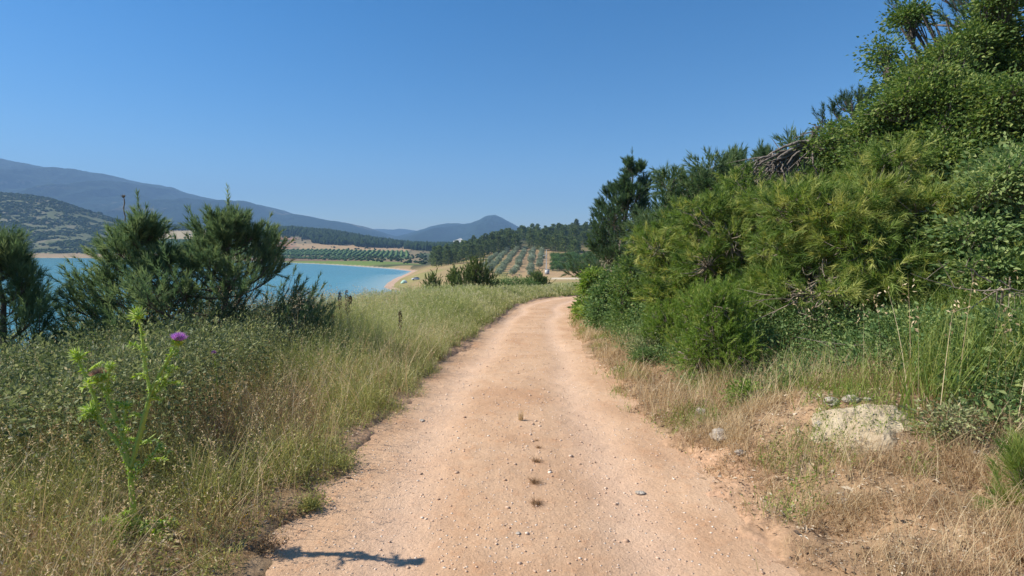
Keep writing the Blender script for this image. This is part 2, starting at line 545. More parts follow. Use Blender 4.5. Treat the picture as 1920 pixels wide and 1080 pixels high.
GC = mixc(GC, c3(.38, .20, .12), farl * ((V_ < 467) & (V_ > 444) & (U_ > 512 + (465 - V_)) & (U_ < 560)) * sstep(.4, .5, n1))
GC = mixc(GC, c3(.055, .07, .03), farl * ((V_ < 444) & (U_ > 400)) * .9)
GC = mixc(GC, c3(.125, .135, .06), farl * ((V_ < 472) & (U_ < 262)))
GC = mixc(GC, c3(.24, .20, .12), farl * ((V_ < 472) & (U_ < 262)) * sstep(.55, .7, n1) * .7)
GC = mixc(GC, c3(.45, .36, .25), ((SDL > -1) & (SDL < 4) & (Y > 150)).astype(float))
GC = mixc(GC, c3(.50, .33, .23), ((SDL > -1) & (SDL < 4) & (Y > 150) & (Y < 400)).astype(float) * .8)
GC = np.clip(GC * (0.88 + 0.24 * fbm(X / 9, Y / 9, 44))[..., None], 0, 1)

m, t, out = newmat('soil_and_fields')
a = t.nodes.new('ShaderNodeAttribute'); a.attribute_name = 'field'
tc = t.nodes.new('ShaderNodeTexCoord')
nz = t.nodes.new('ShaderNodeTexNoise'); nz.inputs['Scale'].default_value = 14; nz.inputs['Detail'].default_value = 10; nz.inputs['Roughness'].default_value = .7
t.links.new(tc.outputs['Object'], nz.inputs['Vector'])
mr = t.nodes.new('ShaderNodeMapRange'); mr.inputs['From Min'].default_value = .3; mr.inputs['From Max'].default_value = .7
mr.inputs['To Min'].default_value = .62; mr.inputs['To Max'].default_value = 1.35
t.links.new(nz.outputs[0], mr.inputs[0])
hs = t.nodes.new('ShaderNodeHueSaturation')
t.links.new(mr.outputs[0], hs.inputs['Value']); t.links.new(a.outputs['Color'], hs.inputs['Color'])
p = t.nodes.new('ShaderNodeBsdfPrincipled'); p.inputs['Roughness'].default_value = .95; p.inputs['Specular IOR Level'].default_value = .1
t.links.new(hs.outputs[0], p.inputs['Base Color'])
b = t.nodes.new('ShaderNodeBump'); b.inputs['Strength'].default_value = .8; b.inputs['Distance'].default_value = .03
t.links.new(nz.outputs[0], b.inputs['Height']); t.links.new(b.outputs[0], p.inputs['Normal'])
t.links.new(p.outputs[0], out.inputs[0])
M_ground = m
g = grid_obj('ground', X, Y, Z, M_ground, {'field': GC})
tag(g, kind='structure')
del TT, RR, X, Y, Z, SDL, E_, S_, D_, U_, V_, n1, n2, n3, n4, GC, soil

# ------------------------------------------------------------ road
m, t, out = newmat('dirt_road')
tc = t.nodes.new('ShaderNodeTexCoord')
def noise(sc, det=6, rgh=.6, dist=0.0, vec=None):
    n = t.nodes.new('ShaderNodeTexNoise'); n.inputs['Scale'].default_value = sc; n.inputs['Detail'].default_value = det
    n.inputs['Roughness'].default_value = rgh; n.inputs['Distortion'].default_value = dist
    t.links.new(vec or tc.outputs['Object'], n.inputs['Vector']); return n.outputs[0]
def mix(fac, a_, b_, mode='MIX'):
    mx = t.nodes.new('ShaderNodeMix'); mx.data_type = 'RGBA'; mx.blend_type = mode
    for s_, v_ in ((0, fac), (6, a_), (7, b_)):
        if hasattr(v_, 'is_linked') or hasattr(v_, 'links'): t.links.new(v_, mx.inputs[s_])
        elif s_ == 0: mx.inputs[0].default_value = v_
        else: mx.inputs[s_].default_value = (*v_, 1)
    return mx.outputs[2]
def mrange(x_, a0, a1, b0, b1):
    r_ = t.nodes.new('ShaderNodeMapRange')
    for k_, v_ in zip(('From Min', 'From Max', 'To Min', 'To Max'), (a0, a1, b0, b1)): r_.inputs[k_].default_value = v_
    t.links.new(x_, r_.inputs[0]); return r_.outputs[0]
big = noise(.9, 5, .6, .6); med = noise(7, 8, .7); fine = noise(70, 8, .75)
col = ramp(t, big, [(.3, (.50, .295, .17)), (.5, (.58, .37, .225)), (.72, (.64, .43, .275))])
col = mix(mrange(med, .52, .72, 0, .55), col, (.53, .27, .135))
rt = t.nodes.new('ShaderNodeAttribute'); rt.attribute_name = 'tint'
col = mix(mrange(rt.outputs['Fac'], .1, .9, 0, .7), col, (.70, .48, .33))
col = mix(1.0, col, ramp(t, fine, [(.28, (.72, .70, .68)), (.5, (1, 1, 1)), (.75, (1.18, 1.18, 1.18))]), 'MULTIPLY')
vo = t.nodes.new('ShaderNodeTexVoronoi'); vo.inputs['Scale'].default_value = 34; vo.inputs['Randomness'].default_value = 1
t.links.new(tc.outputs['Object'], vo.inputs['Vector'])
sep = t.nodes.new('ShaderNodeSeparateColor'); t.links.new(vo.outputs['Color'], sep.inputs[0])
isst = t.nodes.new('ShaderNodeMath'); isst.operation = 'GREATER_THAN'; isst.inputs[1].default_value = .80
t.links.new(sep.outputs[0], isst.inputs[0])
nearc = mrange(vo.outputs['Distance'], .16, .30, 1, 0)
pm = t.nodes.new('ShaderNodeMath'); pm.operation = 'MULTIPLY'
t.links.new(isst.outputs[0], pm.inputs[0]); t.links.new(nearc, pm.inputs[1])
pc = ramp(t, sep.outputs[1], [(0, (.54, .37, .26)), (.5, (.72, .56, .43)), (1, (.84, .74, .62))])
col = mix(pm.outputs[0], col, pc)
p = t.nodes.new('ShaderNodeBsdfPrincipled'); p.inputs['Roughness'].default_value = .95; p.inputs['Specular IOR Level'].default_value = .08
t.links.new(col, p.inputs['Base Color'])
def madd(a_, ka, b_, kb):
    x1 = t.nodes.new('ShaderNodeMath'); x1.operation = 'MULTIPLY'; t.links.new(a_, x1.inputs[0]); x1.inputs[1].default_value = ka
    x2 = t.nodes.new('ShaderNodeMath'); x2.operation = 'MULTIPLY_ADD'; t.links.new(b_, x2.inputs[0]); x2.inputs[1].default_value = kb
    t.links.new(x1.outputs[0], x2.inputs[2]); return x2.outputs[0]
hgt = madd(fine, .25, med, 1.0); hgt = madd(hgt, 1.0, pm.outputs[0], .35)
b = t.nodes.new('ShaderNodeBump'); b.inputs['Strength'].default_value = .75; b.inputs['Distance'].default_value = .035
t.links.new(hgt, b.inputs['Height']); t.links.new(b.outputs[0], p.inputs['Normal'])
t.links.new(p.outputs[0], out.inputs[0])
M_road = m

ss = np.concatenate([np.arange(0, 24, .5), np.arange(24, 50, .045), np.arange(50, 80, .15), np.arange(80, _ss[-1], .5)])
ee = np.linspace(-1.95, 1.75, 84)
cx = np.interp(ss, _ss, RL[:, 0]); cy = np.interp(ss, _ss, RL[:, 1]); cz = np.interp(ss, _ss, RL[:, 2])
tx = np.interp(ss, _ss, RT[:, 0]); ty = np.interp(ss, _ss, RT[:, 1])
ln = np.hypot(tx, ty); tx /= ln; ty /= ln
X = cx[:, None] + ty[:, None] * ee[None]; Y = cy[:, None] - tx[:, None] * ee[None]
EE = np.broadcast_to(ee[None], X.shape); SS = np.broadcast_to(ss[:, None], X.shape)
ewob = EE + (vnoise(SS * .35, SS * 0, 60) - .5) * .25
rut = np.exp(-((np.abs(ewob) - .72) / .26) ** 2)
Z = cz[:, None] - .028 * rut - .10 * sstep(1.45, 1.9, np.abs(EE)) * (np.abs(EE) > 1.6) + (fbm(X * 2.2, Y * 2.2, 61) - .5) * .035 + (fbm(X * 14, Y * 14, 62, 3) - .5) * .012
def road_surf(x, y):
    e, z, s = road_e(x, y)
    ew = e + (vnoise(s * .35, s * 0, 60) - .5) * .25
    return z - .028 * np.exp(-((np.abs(ew) - .72) / .26) ** 2) + (fbm(x * 2.2, y * 2.2, 61) - .5) * .035 + (fbm(x * 14, y * 14, 62, 3) - .5) * .012
nr, nc = X.shape
i = np.arange(nr * nc).reshape(nr, nc)
Q = np.stack([i[:-1, :-1], i[:-1, 1:], i[1:, 1:], i[1:, :-1]], -1).reshape(-1, 4)
mb = MB(); mb.add(np.stack([X, Y, Z], -1), Q, (rut * (.6 + .4 * fbm(X * 1.2, Y * .5, 63))).ravel())
road = mb.build('road', M_road, None, True); tag(road, kind='structure')

# ------------------------------------------------------------ lake water
m, t, out = newmat('lake_water')
tc = t.nodes.new('ShaderNodeTexCoord')
p = t.nodes.new('ShaderNodeBsdfPrincipled'); p.inputs['Roughness'].default_value = .22; p.inputs['IOR'].default_value = 1.33
p.inputs['Specular IOR Level'].default_value = .35
mp = t.nodes.new('ShaderNodeMapping'); mp.inputs['Scale'].default_value = (.006, .02, 1)
t.links.new(tc.outputs['Object'], mp.inputs[0])
big = noise(1.0, 4, .5, 0, mp.outputs[0])
col = ramp(t, big, [(.3, (.055, .205, .24)), (.7, (.075, .245, .275))])
at_ = t.nodes.new('ShaderNodeAttribute'); at_.attribute_name = 'tint'
col = mix(at_.outputs['Fac'], col, (.30, .40, .36))
t.links.new(col, p.inputs['Base Color'])
wv = noise(1.1, 6, .6)
b = t.nodes.new('ShaderNodeBump'); b.inputs['Strength'].default_value = .35; b.inputs['Distance'].default_value = .12
t.links.new(wv, b.inputs['Height']); t.links.new(b.outputs[0], p.inputs['Normal'])
t.links.new(p.outputs[0], out.inputs[0])
xs = np.concatenate([np.linspace(-1750, -300, 60), np.linspace(-295, 120, 260)]); ys = np.linspace(-420, 760, 500)
XX, YY = np.meshgrid(xs, ys)
sdw = lake_sd(XX, YY).reshape(XX.shape)
shal = np.clip(1 - (-sdw) / np.where((XX > -160) & (YY < 330), 26, 7), 0, 1) ** 1.6
nr, nc = XX.shape
i = np.arange(nr * nc).reshape(nr, nc)
Q = np.stack([i[:-1, :-1], i[:-1, 1:], i[1:, 1:], i[1:, :-1]], -1).reshape(-1, 4)
mid = (sdw[:-1, :-1] < 12).ravel()
mb = MB(); mb.add(np.stack([XX, YY, np.full(XX.shape, WATER)], -1), Q[mid], shal.ravel())
lake = mb.build('lake', m, None, True); tag(lake, kind='structure')

# ------------------------------------------------------------ mountains
def mtn_mat(name, forest, bare, rock, bare_amt, scale):
    global t
    m, t, out = newmat(name)
    global tc
    tc = t.nodes.new('ShaderNodeTexCoord')
    n_a = noise(scale, 8, .65); n_b = noise(scale * 6, 8, .7); n_c = noise(scale * .3, 4, .5)
    col = ramp(t, n_b, [(.35, tuple(.65 * c for c in forest)), (.65, tuple(1.35 * c for c in forest))])
    at_ = t.nodes.new('ShaderNodeAttribute'); at_.attribute_name = 'tint'
    s_ = t.nodes.new('ShaderNodeMath'); s_.operation = 'MULTIPLY'
    t.links.new(mrange(n_a, bare_amt, bare_amt + .05, 0, 1), s_.inputs[0]); t.links.new(at_.outputs['Fac'], s_.inputs[1])
    col = mix(s_.outputs[0], col, bare)
    p = t.nodes.new('ShaderNodeBsdfPrincipled'); p.inputs['Roughness'].default_value = .95; p.inputs['Specular IOR Level'].default_value = .05
    t.links.new(col, p.inputs['Base Color'])
    b = t.nodes.new('ShaderNodeBump'); b.inputs['Strength'].default_value = 1.0; b.inputs['Distance'].default_value = 30
    t.links.new(n_b, b.inputs['Height']); t.links.new(b.outputs[0], p.inputs['Normal'])
    t.links.new(p.outputs[0], out.inputs[0])
    return m

def mountain(name, prof, dist, d0, d1, mat, gully=.12, gl=260, barefn=None, step=3.0, drops=None, seed=70):
    """prof: [(u, v)] crest line; crest at forward distance dist, foot at d0, back foot at d1"""
    prof = np.array(prof, float)
    us = np.arange(prof[0, 0], prof[-1, 0] + .1, step)
    cv = np.interp(us, prof[:, 0], prof[:, 1])
    for _ in range(1):
        cv[1:-1] = .25 * cv[:-2] + .5 * cv[1:-1] + .25 * cv[2:]
    zc = CAMZ + (455 - cv) / 1000 * dist
    ts = np.concatenate([np.linspace(0, 1, 110), np.linspace(1.02, 2, 40)])
    dd = np.where(ts <= 1, d0 + (dist - d0) * ts, dist + (d1 - dist) * (ts - 1))
    UU, DD = np.meshgrid(us, dd); ZC = np.broadcast_to(zc[None], UU.shape)
    TS = np.broadcast_to(ts[:, None], UU.shape)
    Xw = (us[None] - 960) / 1000 * (dist * .75 + .25 * DD); Yw = DD
    sh = np.where(TS <= 1, TS ** 1.25 * (1.5 - .5 * TS ** 2) , 1 - sstep(1, 2, TS))
    sh = np.where(TS <= 1, np.sin(TS * math.pi / 2) ** 1.15, sh)
    base = -30.0
    rid = 1 - np.abs(2 * fbm(Xw / gl, Yw / (gl * 2.4), seed, 5) - 1)
    rid2 = fbm(Xw / (gl * .25), Yw / (gl * .4), seed + 9, 4) - .5
    Hh = ZC - base
    Zw = base + Hh * sh + Hh * gully * (rid - .75) * 2.4 * np.sin(np.clip(TS, 0, 1) * math.pi) ** .7 + Hh * .06 * rid2 * (1 - .8 * np.exp(-((TS - 1) / .12) ** 2)) + 0.012 * Hh * (fbm(Xw / 30, Yw / 30, seed + 3, 3) - .5)
    bare = barefn(UU, 455 - (Zw - CAMZ) / DD * 1000, TS) if barefn else np.zeros(UU.shape)
    nr, nc = UU.shape
    i = np.arange(nr * nc).reshape(nr, nc)
    Q = np.stack([i[:-1, :-1], i[:-1, 1:], i[1:, 1:], i[1:, :-1]], -1).reshape(-1, 4)
    mb = MB(); mb.add(np.stack([Xw, Yw, Zw], -1), Q, bare.ravel())
    o = mb.build(name, mat, None, True)
    return tag(o, kind='structure')

MM1 = mtn_mat('wooded_ridge', (.016, .038, .026), (.30, .23, .13), None, .5, .004)
MM2 = mtn_mat('wooded_peak', (.022, .042, .026), (.22, .20, .17), None, .56, .005)
def bare1(U, V, T):
    a = sstep(520, 570, U) * sstep(.78, .9, T) * .95
    b = np.exp(-(((U - 225) / 38) ** 2 + ((V - 345) / 3) ** 2)) + np.exp(-(((U - 297) / 20) ** 2 + ((V - 354) / 2) ** 2))
    c = np.exp(-(((U - 470) / 22) ** 2 + ((V - 393) / 2.5) ** 2)) + np.exp(-(((U - 372) / 14) ** 2 + ((V - 383) / 2.5) ** 2))+ np.exp(-(((U - 430) / 10) ** 2 + ((V - 389) / 2.) ** 2))
    return np.clip(a + 1.3 * b + 1.3 * c, 0, 1)
mountain('mountain_ridge', [(-480, 262), (-250, 285), (-100, 300), (0, 309), (30, 312), (80, 319), (130, 328), (170, 336), (215, 337), (260, 344), (310, 349), (330, 356), (370, 367),
    (410, 375), (450, 380), (480, 388), (500, 387), (525, 393), (560, 405), (600, 410), (640, 418), (680, 424), (700, 431), (730, 440), (760, 450), (790, 457), (860, 462), (920, 468)], 3900, 1750, 6000, MM1, .2, 420, bare1)
mountain('distant_ridge', [(640, 450), (680, 432), (712, 429), (740, 431), (755, 430), (790, 434), (830, 440), (900, 446), (980, 450)], 5900, 4900, 6550, MM2, .12, 500, seed=90)
mountain('peaked_mountain', [(700, 475), (730, 460), (750, 448), (765, 442), (790, 435), (815, 427), (845, 421.5), (875, 423), (888, 421), (903, 415), (915, 410), (926, 407.5), (937, 410.5), (952, 418), (968, 427),
    (1000, 438), (1040, 448), (1100, 455), (1200, 458)], 4600, 2600, 6300, MM2, .16, 330, seed=110)
mountain('far_hill', [(1000, 452), (1100, 440), (1200, 430), (1400, 415), (1700, 400), (2200, 395), (2800, 400)], 2600, 1500, 3500, MM1, .15, 330, seed=130)
# bare limestone cut on the flank of the peak
m, t, out = newmat('pale_rock_face')
tc = t.nodes.new('ShaderNodeTexCoord')
p = t.nodes.new('ShaderNodeBsdfPrincipled'); p.inputs['Roughness'].default_value = .9
t.links.new(ramp(t, noise(.05, 6, .6), [(.35, (.26, .25, .22)), (.65, (.52, .50, .45))]), p.inputs['Base Color'])
t.links.new(p.outputs[0], out.inputs[0])
mb = MB()
g_ = np.random.default_rng(5)
k = 46; n_ = 12
tt_ = np.linspace(0, 1, k)
top = np.stack([836 + 30 * tt_, 461 - 15 * tt_ ** .8], 1)
V = []
for j in range(n_):
    f = j / (n_ - 1)
    for i_ in range(k):
        u = top[i_, 0] + f * 4 - 2; v = top[i_, 1] + f * (4 + 6 * math.sin(math.pi * tt_[i_]) ** .5)
        q = at(u + g_.normal(0, .25), v + g_.normal(0, .25), 1900 - 130 * f + g_.normal(0, 6)); V.append(q)
i = np.arange(n_ * k).reshape(n_, k)
Q = np.stack([i[:-1, :-1], i[:-1, 1:], i[1:, 1:], i[1:, :-1]], -1).reshape(-1, 4)
mb.add(np.array(V), Q)
cut = mb.build('rock_cut', m, None, False); tag(cut, kind='structure')

# ------------------------------------------------------------ haze
m, t, out = newmat('haze_air')
pv = t.nodes.new('ShaderNodeVolumePrincipled')
pv.inputs['Color'].default_value = (.38, .64, 1.0, 1)
pv.inputs['Density'].default_value = 0.00021
pv.inputs['Anisotropy'].default_value = 0.0
t.links.new(pv.outputs[0], out.inputs['Volume'])
mb = MB()
x0, x1, y0, y1, z0, z1 = -6700, 6700, -6700, 6700, -40, 680
V = [(x, y, z) for x in (x0, x1) for y in (y0, y1) for z in (z0, z1)]
mb.add(V, [(0, 1, 3, 2), (4, 6, 7, 5), (0, 4, 5, 1), (2, 3, 7, 6), (0, 2, 6, 4), (1, 5, 7, 3)])
hz = mb.build('haze', m); tag(hz, kind='stuff')
tag(hz, 'thin blue air between the lake and the far mountains', 'haze')
# ------------------------------------------------------------ materials of plants
def ramp5(a, b, c): return [(0.0, a), (0.5, b), (1.0, c)]
M_bark = solid_mat('pine_bark', (.10, .075, .055), (.21, .17, .135), 14, .9, .6, 40)
M_twig = solid_mat('grey_twig', (.20, .155, .11), (.34, .28, .21), 14, .9, .3, 40)
M_dead = solid_mat('weathered_wood', (.085, .065, .05), (.30, .25, .205), 9, .9, .8, 30)
M_pine_blue = leaf_mat('blue_green_needles', ramp5((.055, .095, .045), (.135, .205, .095), (.30, .36, .16)), .35)
M_pine_dark = leaf_mat('dark_needles', ramp5((.045, .085, .038), (.105, .165, .070), (.22, .28, .12)), .3, var=.12)
M_pine_yel = leaf_mat('yellow_green_needles', ramp5((.05, .095, .025), (.18, .265, .06), (.46, .46, .14)), .35)
M_feather = leaf_mat('feathery_green', ramp5((.09, .16, .03), (.20, .30, .06), (.38, .43, .12)), .35)
M_oak = leaf_mat('oak_leaves', ramp5((.05, .10, .025), (.125, .20, .052), (.34, .38, .11)), .3)
M_bush = leaf_mat('bush_leaves', ramp5((.06, .12, .04), (.15, .24, .08), (.36, .41, .15)), .3)
M_bramble = leaf_mat('thicket_leaves', [(0, (.07, .10, .04)), (.45, (.20, .235, .10)), (.8, (.44, .45, .22)), (1, (.66, .58, .36))], .3)
M_weed = leaf_mat('weed_stems', [(0, (.16, .17, .05)), (.4, (.33, .345, .11)), (.75, (.53, .50, .20)), (1, (.70, .62, .34))], .3)
M_hill = leaf_mat('plantation_needles', ramp5((.055, .09, .030), (.14, .19, .060), (.30, .34, .12)), .25, var=.18)
M_dry = leaf_mat('dry_grass', [(0, (.24, .14, .075)), (.4, (.44, .30, .165)), (.75, (.62, .48, .28)), (1, (.78, .65, .42))], .3)
M_tall = leaf_mat('tall_grass', [(0, (.14, .19, .05)), (.4, (.30, .345, .11)), (.75, (.50, .50, .22)), (1, (.72, .66, .42))], .35)
M_rank = leaf_mat('rank_grass', [(0, (.08, .14, .03)), (.5, (.23, .31, .065)), (.85, (.46, .47, .15)), (1, (.66, .56, .30))], .35)
M_olive = leaf_mat('olive_leaves', ramp5((.14, .18, .11), (.30, .35, .22), (.50, .54, .38)), .15, var=.1)
M_orch = leaf_mat('orchard_leaves', ramp5((.05, .11, .03), (.11, .20, .05), (.22, .32, .09)), .2, var=.1)
M_scrub = leaf_mat('scrub_leaves', ramp5((.016, .032, .010), (.036, .060, .018), (.080, .105, .034)), .0, .9, .03)

# ------------------------------------------------------------ far vegetation as masses
def blob_unit(g, sub=1):
    import bmesh
    bm = bmesh.new(); bmesh.ops.create_icosphere(bm, subdivisions=sub, radius=1)
    V = np.array([v.co[:] for v in bm.verts]); Fc = np.array([[v.index for v in f.verts] for f in bm.faces]); bm.free()
    return V, Fc
BV, BF = blob_unit(rng, 1)
def blobs(mb, P, rx, rz, tint, jag=.4):
    n = len(P); k = len(BV)
    sc = np.stack([rx, rx, rz], 1)[:, None]
    V = BV[None] * sc * (1 + rng.uniform(-jag, jag, (n, k))[..., None])
    V = V + P[:, None]
    Fc = (BF[None] + (np.arange(n) * k)[:, None, None]).reshape(-1, 3)
    mb.add(V.reshape(-1, 3), Fc, np.repeat(tint, k) + rng.uniform(-.12, .12, n * k))
def scatter_uv(n, u0, u1, d0, d1, keep):
    d = np.exp(rng.uniform(math.log(d0), math.log(d1), n)) if d1 / d0 > 3 else rng.uniform(d0, d1, n)
    u = rng.uniform(u0, u1, n)
    x = (u - 960) / 1000 * d
    z = ground_h(x, d)
    v = 455 + (CAMZ - z) / d * 1000
    k = keep(u, v, d, x)
    return np.stack([x[k], d[k], z[k]], 1), u[k], v[k]
# scrub on the left hill
P, u, v = scatter_uv(52000, -620, 300, 690, 1290, lambda u, v, d, x: (v < 473 + 5 * (rng.random(len(u)) - .5)) & (fbm(x / 28, d / 22, 200) > .40) & ~((u > 255) & (v < 449) & (v > 430)))
mb = MB(); r_ = np.exp(rng.normal(math.log(1.35), .40, len(P))); blobs(mb, P + np.array([0, 0, .6]), r_ * 1.15, r_ * .8, rng.random(len(P)) * .8 + .1)
tag(mb.build('scrub', M_scrub, None, True), 'dark scrub bushes dotting the rounded hill above the far left shore', 'scrub', kind='stuff')
# far pine wood strip
def kp(u, v, d, x):
    top = np.interp(u, [260, 400, 430, 480, 560, 600, 650, 700, 760, 830], [450, 452, 452, 450, 447, 458, 460, 463, 467, 472])
    top = top + (fbm(x / 35, d / 35, 204) - .5) * 12
    return (v < top) & (fbm(x / 22, d / 22, 205) > .33) & ~((u < 405) & (v > 433)) & ~((u > 505) & (u < 566) & (v > 440) & (rng.random(len(u)) > .10))
P, u, v = scatter_uv(17000, 262, 880, 830, 1330, kp)
mb = MB(); hh = rng.uniform(5.5, 11, len(P)); blobs(mb, P + np.stack([0 * hh, 0 * hh, hh * .5], 1), hh * .27, hh * .55, rng.random(len(P)) * .6)
tag(mb.build('far_pine_wood', M_scrub, None, True), 'dark pine wood covering the low hill across the lake', 'wood', kind='stuff')
# orchard rows across the lake
mb = MB()
for (u0, u1, f0, f1, sp, rr0, tt) in ((446, 768, 468.2, 479.0, 6.2, 1.7, .55), (462, 690, 481, 488.8, 5.5, 1.1, .3), (300, 440, 450, 474, 6.5, 1.7, .6)):
    aa = R(24)
    gx, gy = np.meshgrid(np.arange(-700, 300, sp * 1.25), np.arange(450, 1250, sp * .75))
    px = gx * math.cos(aa) - gy * math.sin(aa) * .5 ; py = gy
    px = px.ravel() + rng.normal(0, .25, px.size); py = py.ravel() + rng.normal(0, .25, py.size)
    uu = 960 + px / py * 1000
    k = (uu > u0) & (uu < u1)
    px, py, uu = px[k], py[k], uu[k]
    zz = ground_h(px, py); vv = 455 + (CAMZ - zz) / py * 1000
    sdv = lake_sd(px, py)
    sh = np.maximum(uu - 600, 0) * .022
    k = (vv > f0 + sh) & (vv < f1 + sh) & (sdv > 50) & (rng.random(len(uu)) > .04)
    P = np.stack([px[k], py[k], zz[k] + rr0 * .7], 1)
    r_ = rng.uniform(.8, 1.2, len(P)) * rr0
    blobs(mb, P, r_, r_ * .8, np.full(len(P), tt))
tag(mb.build('orchard_rows', M_orch, None, True), 'long green rows of orchard trees in the fields across the lake', 'orchard', kind='stuff')
# scattered bushes on the far fields and shore
P, u, v = scatter_uv(1500, 250, 800, 480, 1100, lambda u, v, d, x: (lake_sd(x, d) > 55) & (fbm(x / 18, d / 18, 207) > .56))
mb = MB(); r_ = rng.uniform(.9, 2.6, len(P)); blobs(mb, P + np.array([0, 0, .6]), r_, r_ * .8, rng.random(len(P)) * .6)
P, u, v = scatter_uv(260, 560, 800, 400, 700, lambda u, v, d, x: (lake_sd(x, d) > 40))
r_ = rng.uniform(.8, 1.8, len(P)); blobs(mb, P + np.array([0, 0, .5]), r_, r_ * .8, rng.random(len(P)) * .5)
tag(mb.build('field_hedges', M_scrub, None, False), 'loose hedges and bushes between the far fields', 'hedge', kind='stuff')

# ------------------------------------------------------------ generic trees
def make_pine(name, base, H, Rc, mat, label, group=None, cat='pine tree', nl=26, ns=6, k=34, needle=.11, nw=.006, shoot=.26, t0=.12, prof=None, up=.55, seed=1,
              bark=None, lean=(0, 0), sspread=(.25, .95), droop=0.0, tintb=.45, curl=.35, trunk_r=None, extra=1.0, hcut=.88):
    g = np.random.default_rng(seed)
    base = np.asarray(base, float)
    root = empty(name, base, label, cat, group)
    H = H * hcut
    bark = bark or M_bark
    # trunk
    n = 10
    tt = np.linspace(0, 1, n)
    sway = np.cumsum(g.normal(0, .018 * H, (n, 2)), 0) * tt[:, None]
    TP = np.stack([sway[:, 0] + lean[0] * tt * H, sway[:, 1] + lean[1] * tt * H, tt * H * .96 - .1], 1)
    tr = trunk_r or H * .022
    mb = MB(); tubes(mb, TP, tr * (1 - tt) ** .8 + .006, 8)
    mb.build('trunk', bark, root, True)
    # limbs
    prof = prof or (lambda q: (1 - q) ** .75 * (0.35 + .65 * min(1, q * 3.2)))
    tl = np.sort(t0 + (1 - t0) * g.random(nl) ** 1.05 * .97)
    az = np.arange(nl) * 2.399 + g.normal(0, .35, nl)
    L = np.array([Rc * prof((q - t0) / (1 - t0)) for q in tl]) * g.uniform(.6, 1.3, nl)
    S = np.stack([np.interp(tl, tt, TP[:, j]) for j in range(3)], 1)
    el = up * (.35 + 1.05 * tl) + g.normal(0, .1, nl)
    D = np.stack([np.cos(az) * np.cos(el), np.sin(az) * np.cos(el), np.sin(el)], 1)
    C = S + D * (L * .55)[:, None] - np.array([0, 0, 1]) * (L * .08)[:, None]
    E = S + D * L[:, None] + np.array([0, 0, 1]) * (L * curl)[:, None]
    P = bez(S, C, E, 6)
    lr = (.006 + L * .013)[:, None] * np.linspace(1, .3, 6)[None]
    mb = MB(); tubes(mb, P, lr, 5)
    # side branches
    fr = g.uniform(.28, .98, (nl, ns)); side = g.uniform(-1, 1, (nl, ns))
    idx = fr * 5; i0 = np.minimum(idx.astype(int), 4); f = idx - i0
    ar = np.arange(nl)[:, None]
    SS_ = P[ar, i0] * (1 - f)[..., None] + P[ar, i0 + 1] * f[..., None]
    TD_ = nrm(P[ar, i0 + 1] - P[ar, i0])
    SX = nrm(np.cross(TD_, np.array([0, 0, 1.0])))
    DD = nrm(TD_ + SX * (side * 1.1)[..., None] + np.array([0, 0, 1]) * g.uniform(0, .8, (nl, ns))[..., None])
    LL = (L[:, None] * (1.1 - fr) * g.uniform(.35, .8, (nl, ns)) + shoot * .6 * (1 - .75 * tl[:, None]))
    s2 = SS_.reshape(-1, 3); d2 = DD.reshape(-1, 3); l2 = LL.ravel()
    e2 = s2 + d2 * l2[:, None] + np.array([0, 0, 1]) * (l2 * .3 * (curl > 0))[:, None]
    c2 = s2 + d2 * (l2 * .5)[:, None]
    P2 = bez(s2, c2, e2, 4)
    tubes(mb, P2, np.array([.006, .005, .004, .002]) * (1 + H * .12), 4)
    mb.build('branches', bark, root, True)
    # shoots
    mb = MB()
    ed = nrm(P2[:, -1] - P2[:, -2])
    st = [P2[:, -1] - ed * shoot * .3]; sdir = [ed]
    for fq in (.45, .75):
        q = P2[:, 0] * (1 - fq) + P2[:, 2] * fq
        q = q[g.random(len(q)) < .9 * extra]; st.append(q)
        sdir.append(nrm(g.normal(size=(len(q), 3)) * .55 + np.array([0, 0, .6]) + nrm(q - TP[5]) * .5))
    q = P[:, -1]; st.append(q); sdir.append(nrm(P[:, -1] - P[:, -2]))
    q = P[:, 3]; st.append(q); sdir.append(nrm(P[:, 4] - P[:, 3] + g.normal(size=(nl, 3)) * .1))
    st.append(np.concatenate([TP[-3:], TP[-1:] + [[0, 0, shoot * .7]]])); sdir.append(np.tile(np.array([[0, 0, 1.0]]), (4, 1)))
    st = np.concatenate(st); sdir = np.concatenate(sdir) + np.array([0, 0, .15])
    shoots(mb, st, sdir, shoot * g.uniform(.6, 1.3, len(st)), k, needle, nw, np.clip(tintb + g.normal(0, .16, len(st)), 0, 1), sspread, 0, g, droop)
    mb.build('crown', mat, root)
    return root

def lobes_sample(lobes, n, g, surf=.4, gap=.36, gs=1.6):
    lobes = np.array(lobes, float)
    vol = (lobes[:, 3] * lobes[:, 4] * lobes[:, 5]) ** .72
    pk = g.choice(len(lobes), size=int(n * 2.0), p=vol / vol.sum())
    d = rdir(len(pk), g)
    r = g.random(len(pk)) ** surf
    r = r * (1 + g.normal(0, .07, len(pk)) + .25 * (g.random(len(pk)) < .12) * g.random(len(pk)))
    P = lobes[pk, :3] + d * lobes[pk, 3:] * r[:, None]
    nn = fbm(P[:, 0] * gs + P[:, 2] * .7, P[:, 2] * gs + P[:, 1] * .9 + 31, 301, 3)
    ok = nn > gap
    P = P[ok][:n]; return P, lobes[pk[ok][:n]], nn[ok][:n]

def shatter(lobes, k, f, seed, flat=.8):
    g = np.random.default_rng(seed); o = []
    for (x, y, z, a, b, c) in lobes:
        d = rdir(k, g); r = g.uniform(.45, 1.02, k)
        ff = f * g.uniform(.6, 1.35, k)
        for j in range(k):
            o.append((x + d[j, 0] * a * r[j], y + d[j, 1] * b * r[j], z + d[j, 2] * c * r[j], a * ff[j], b * ff[j], c * ff[j] * flat))
    return o

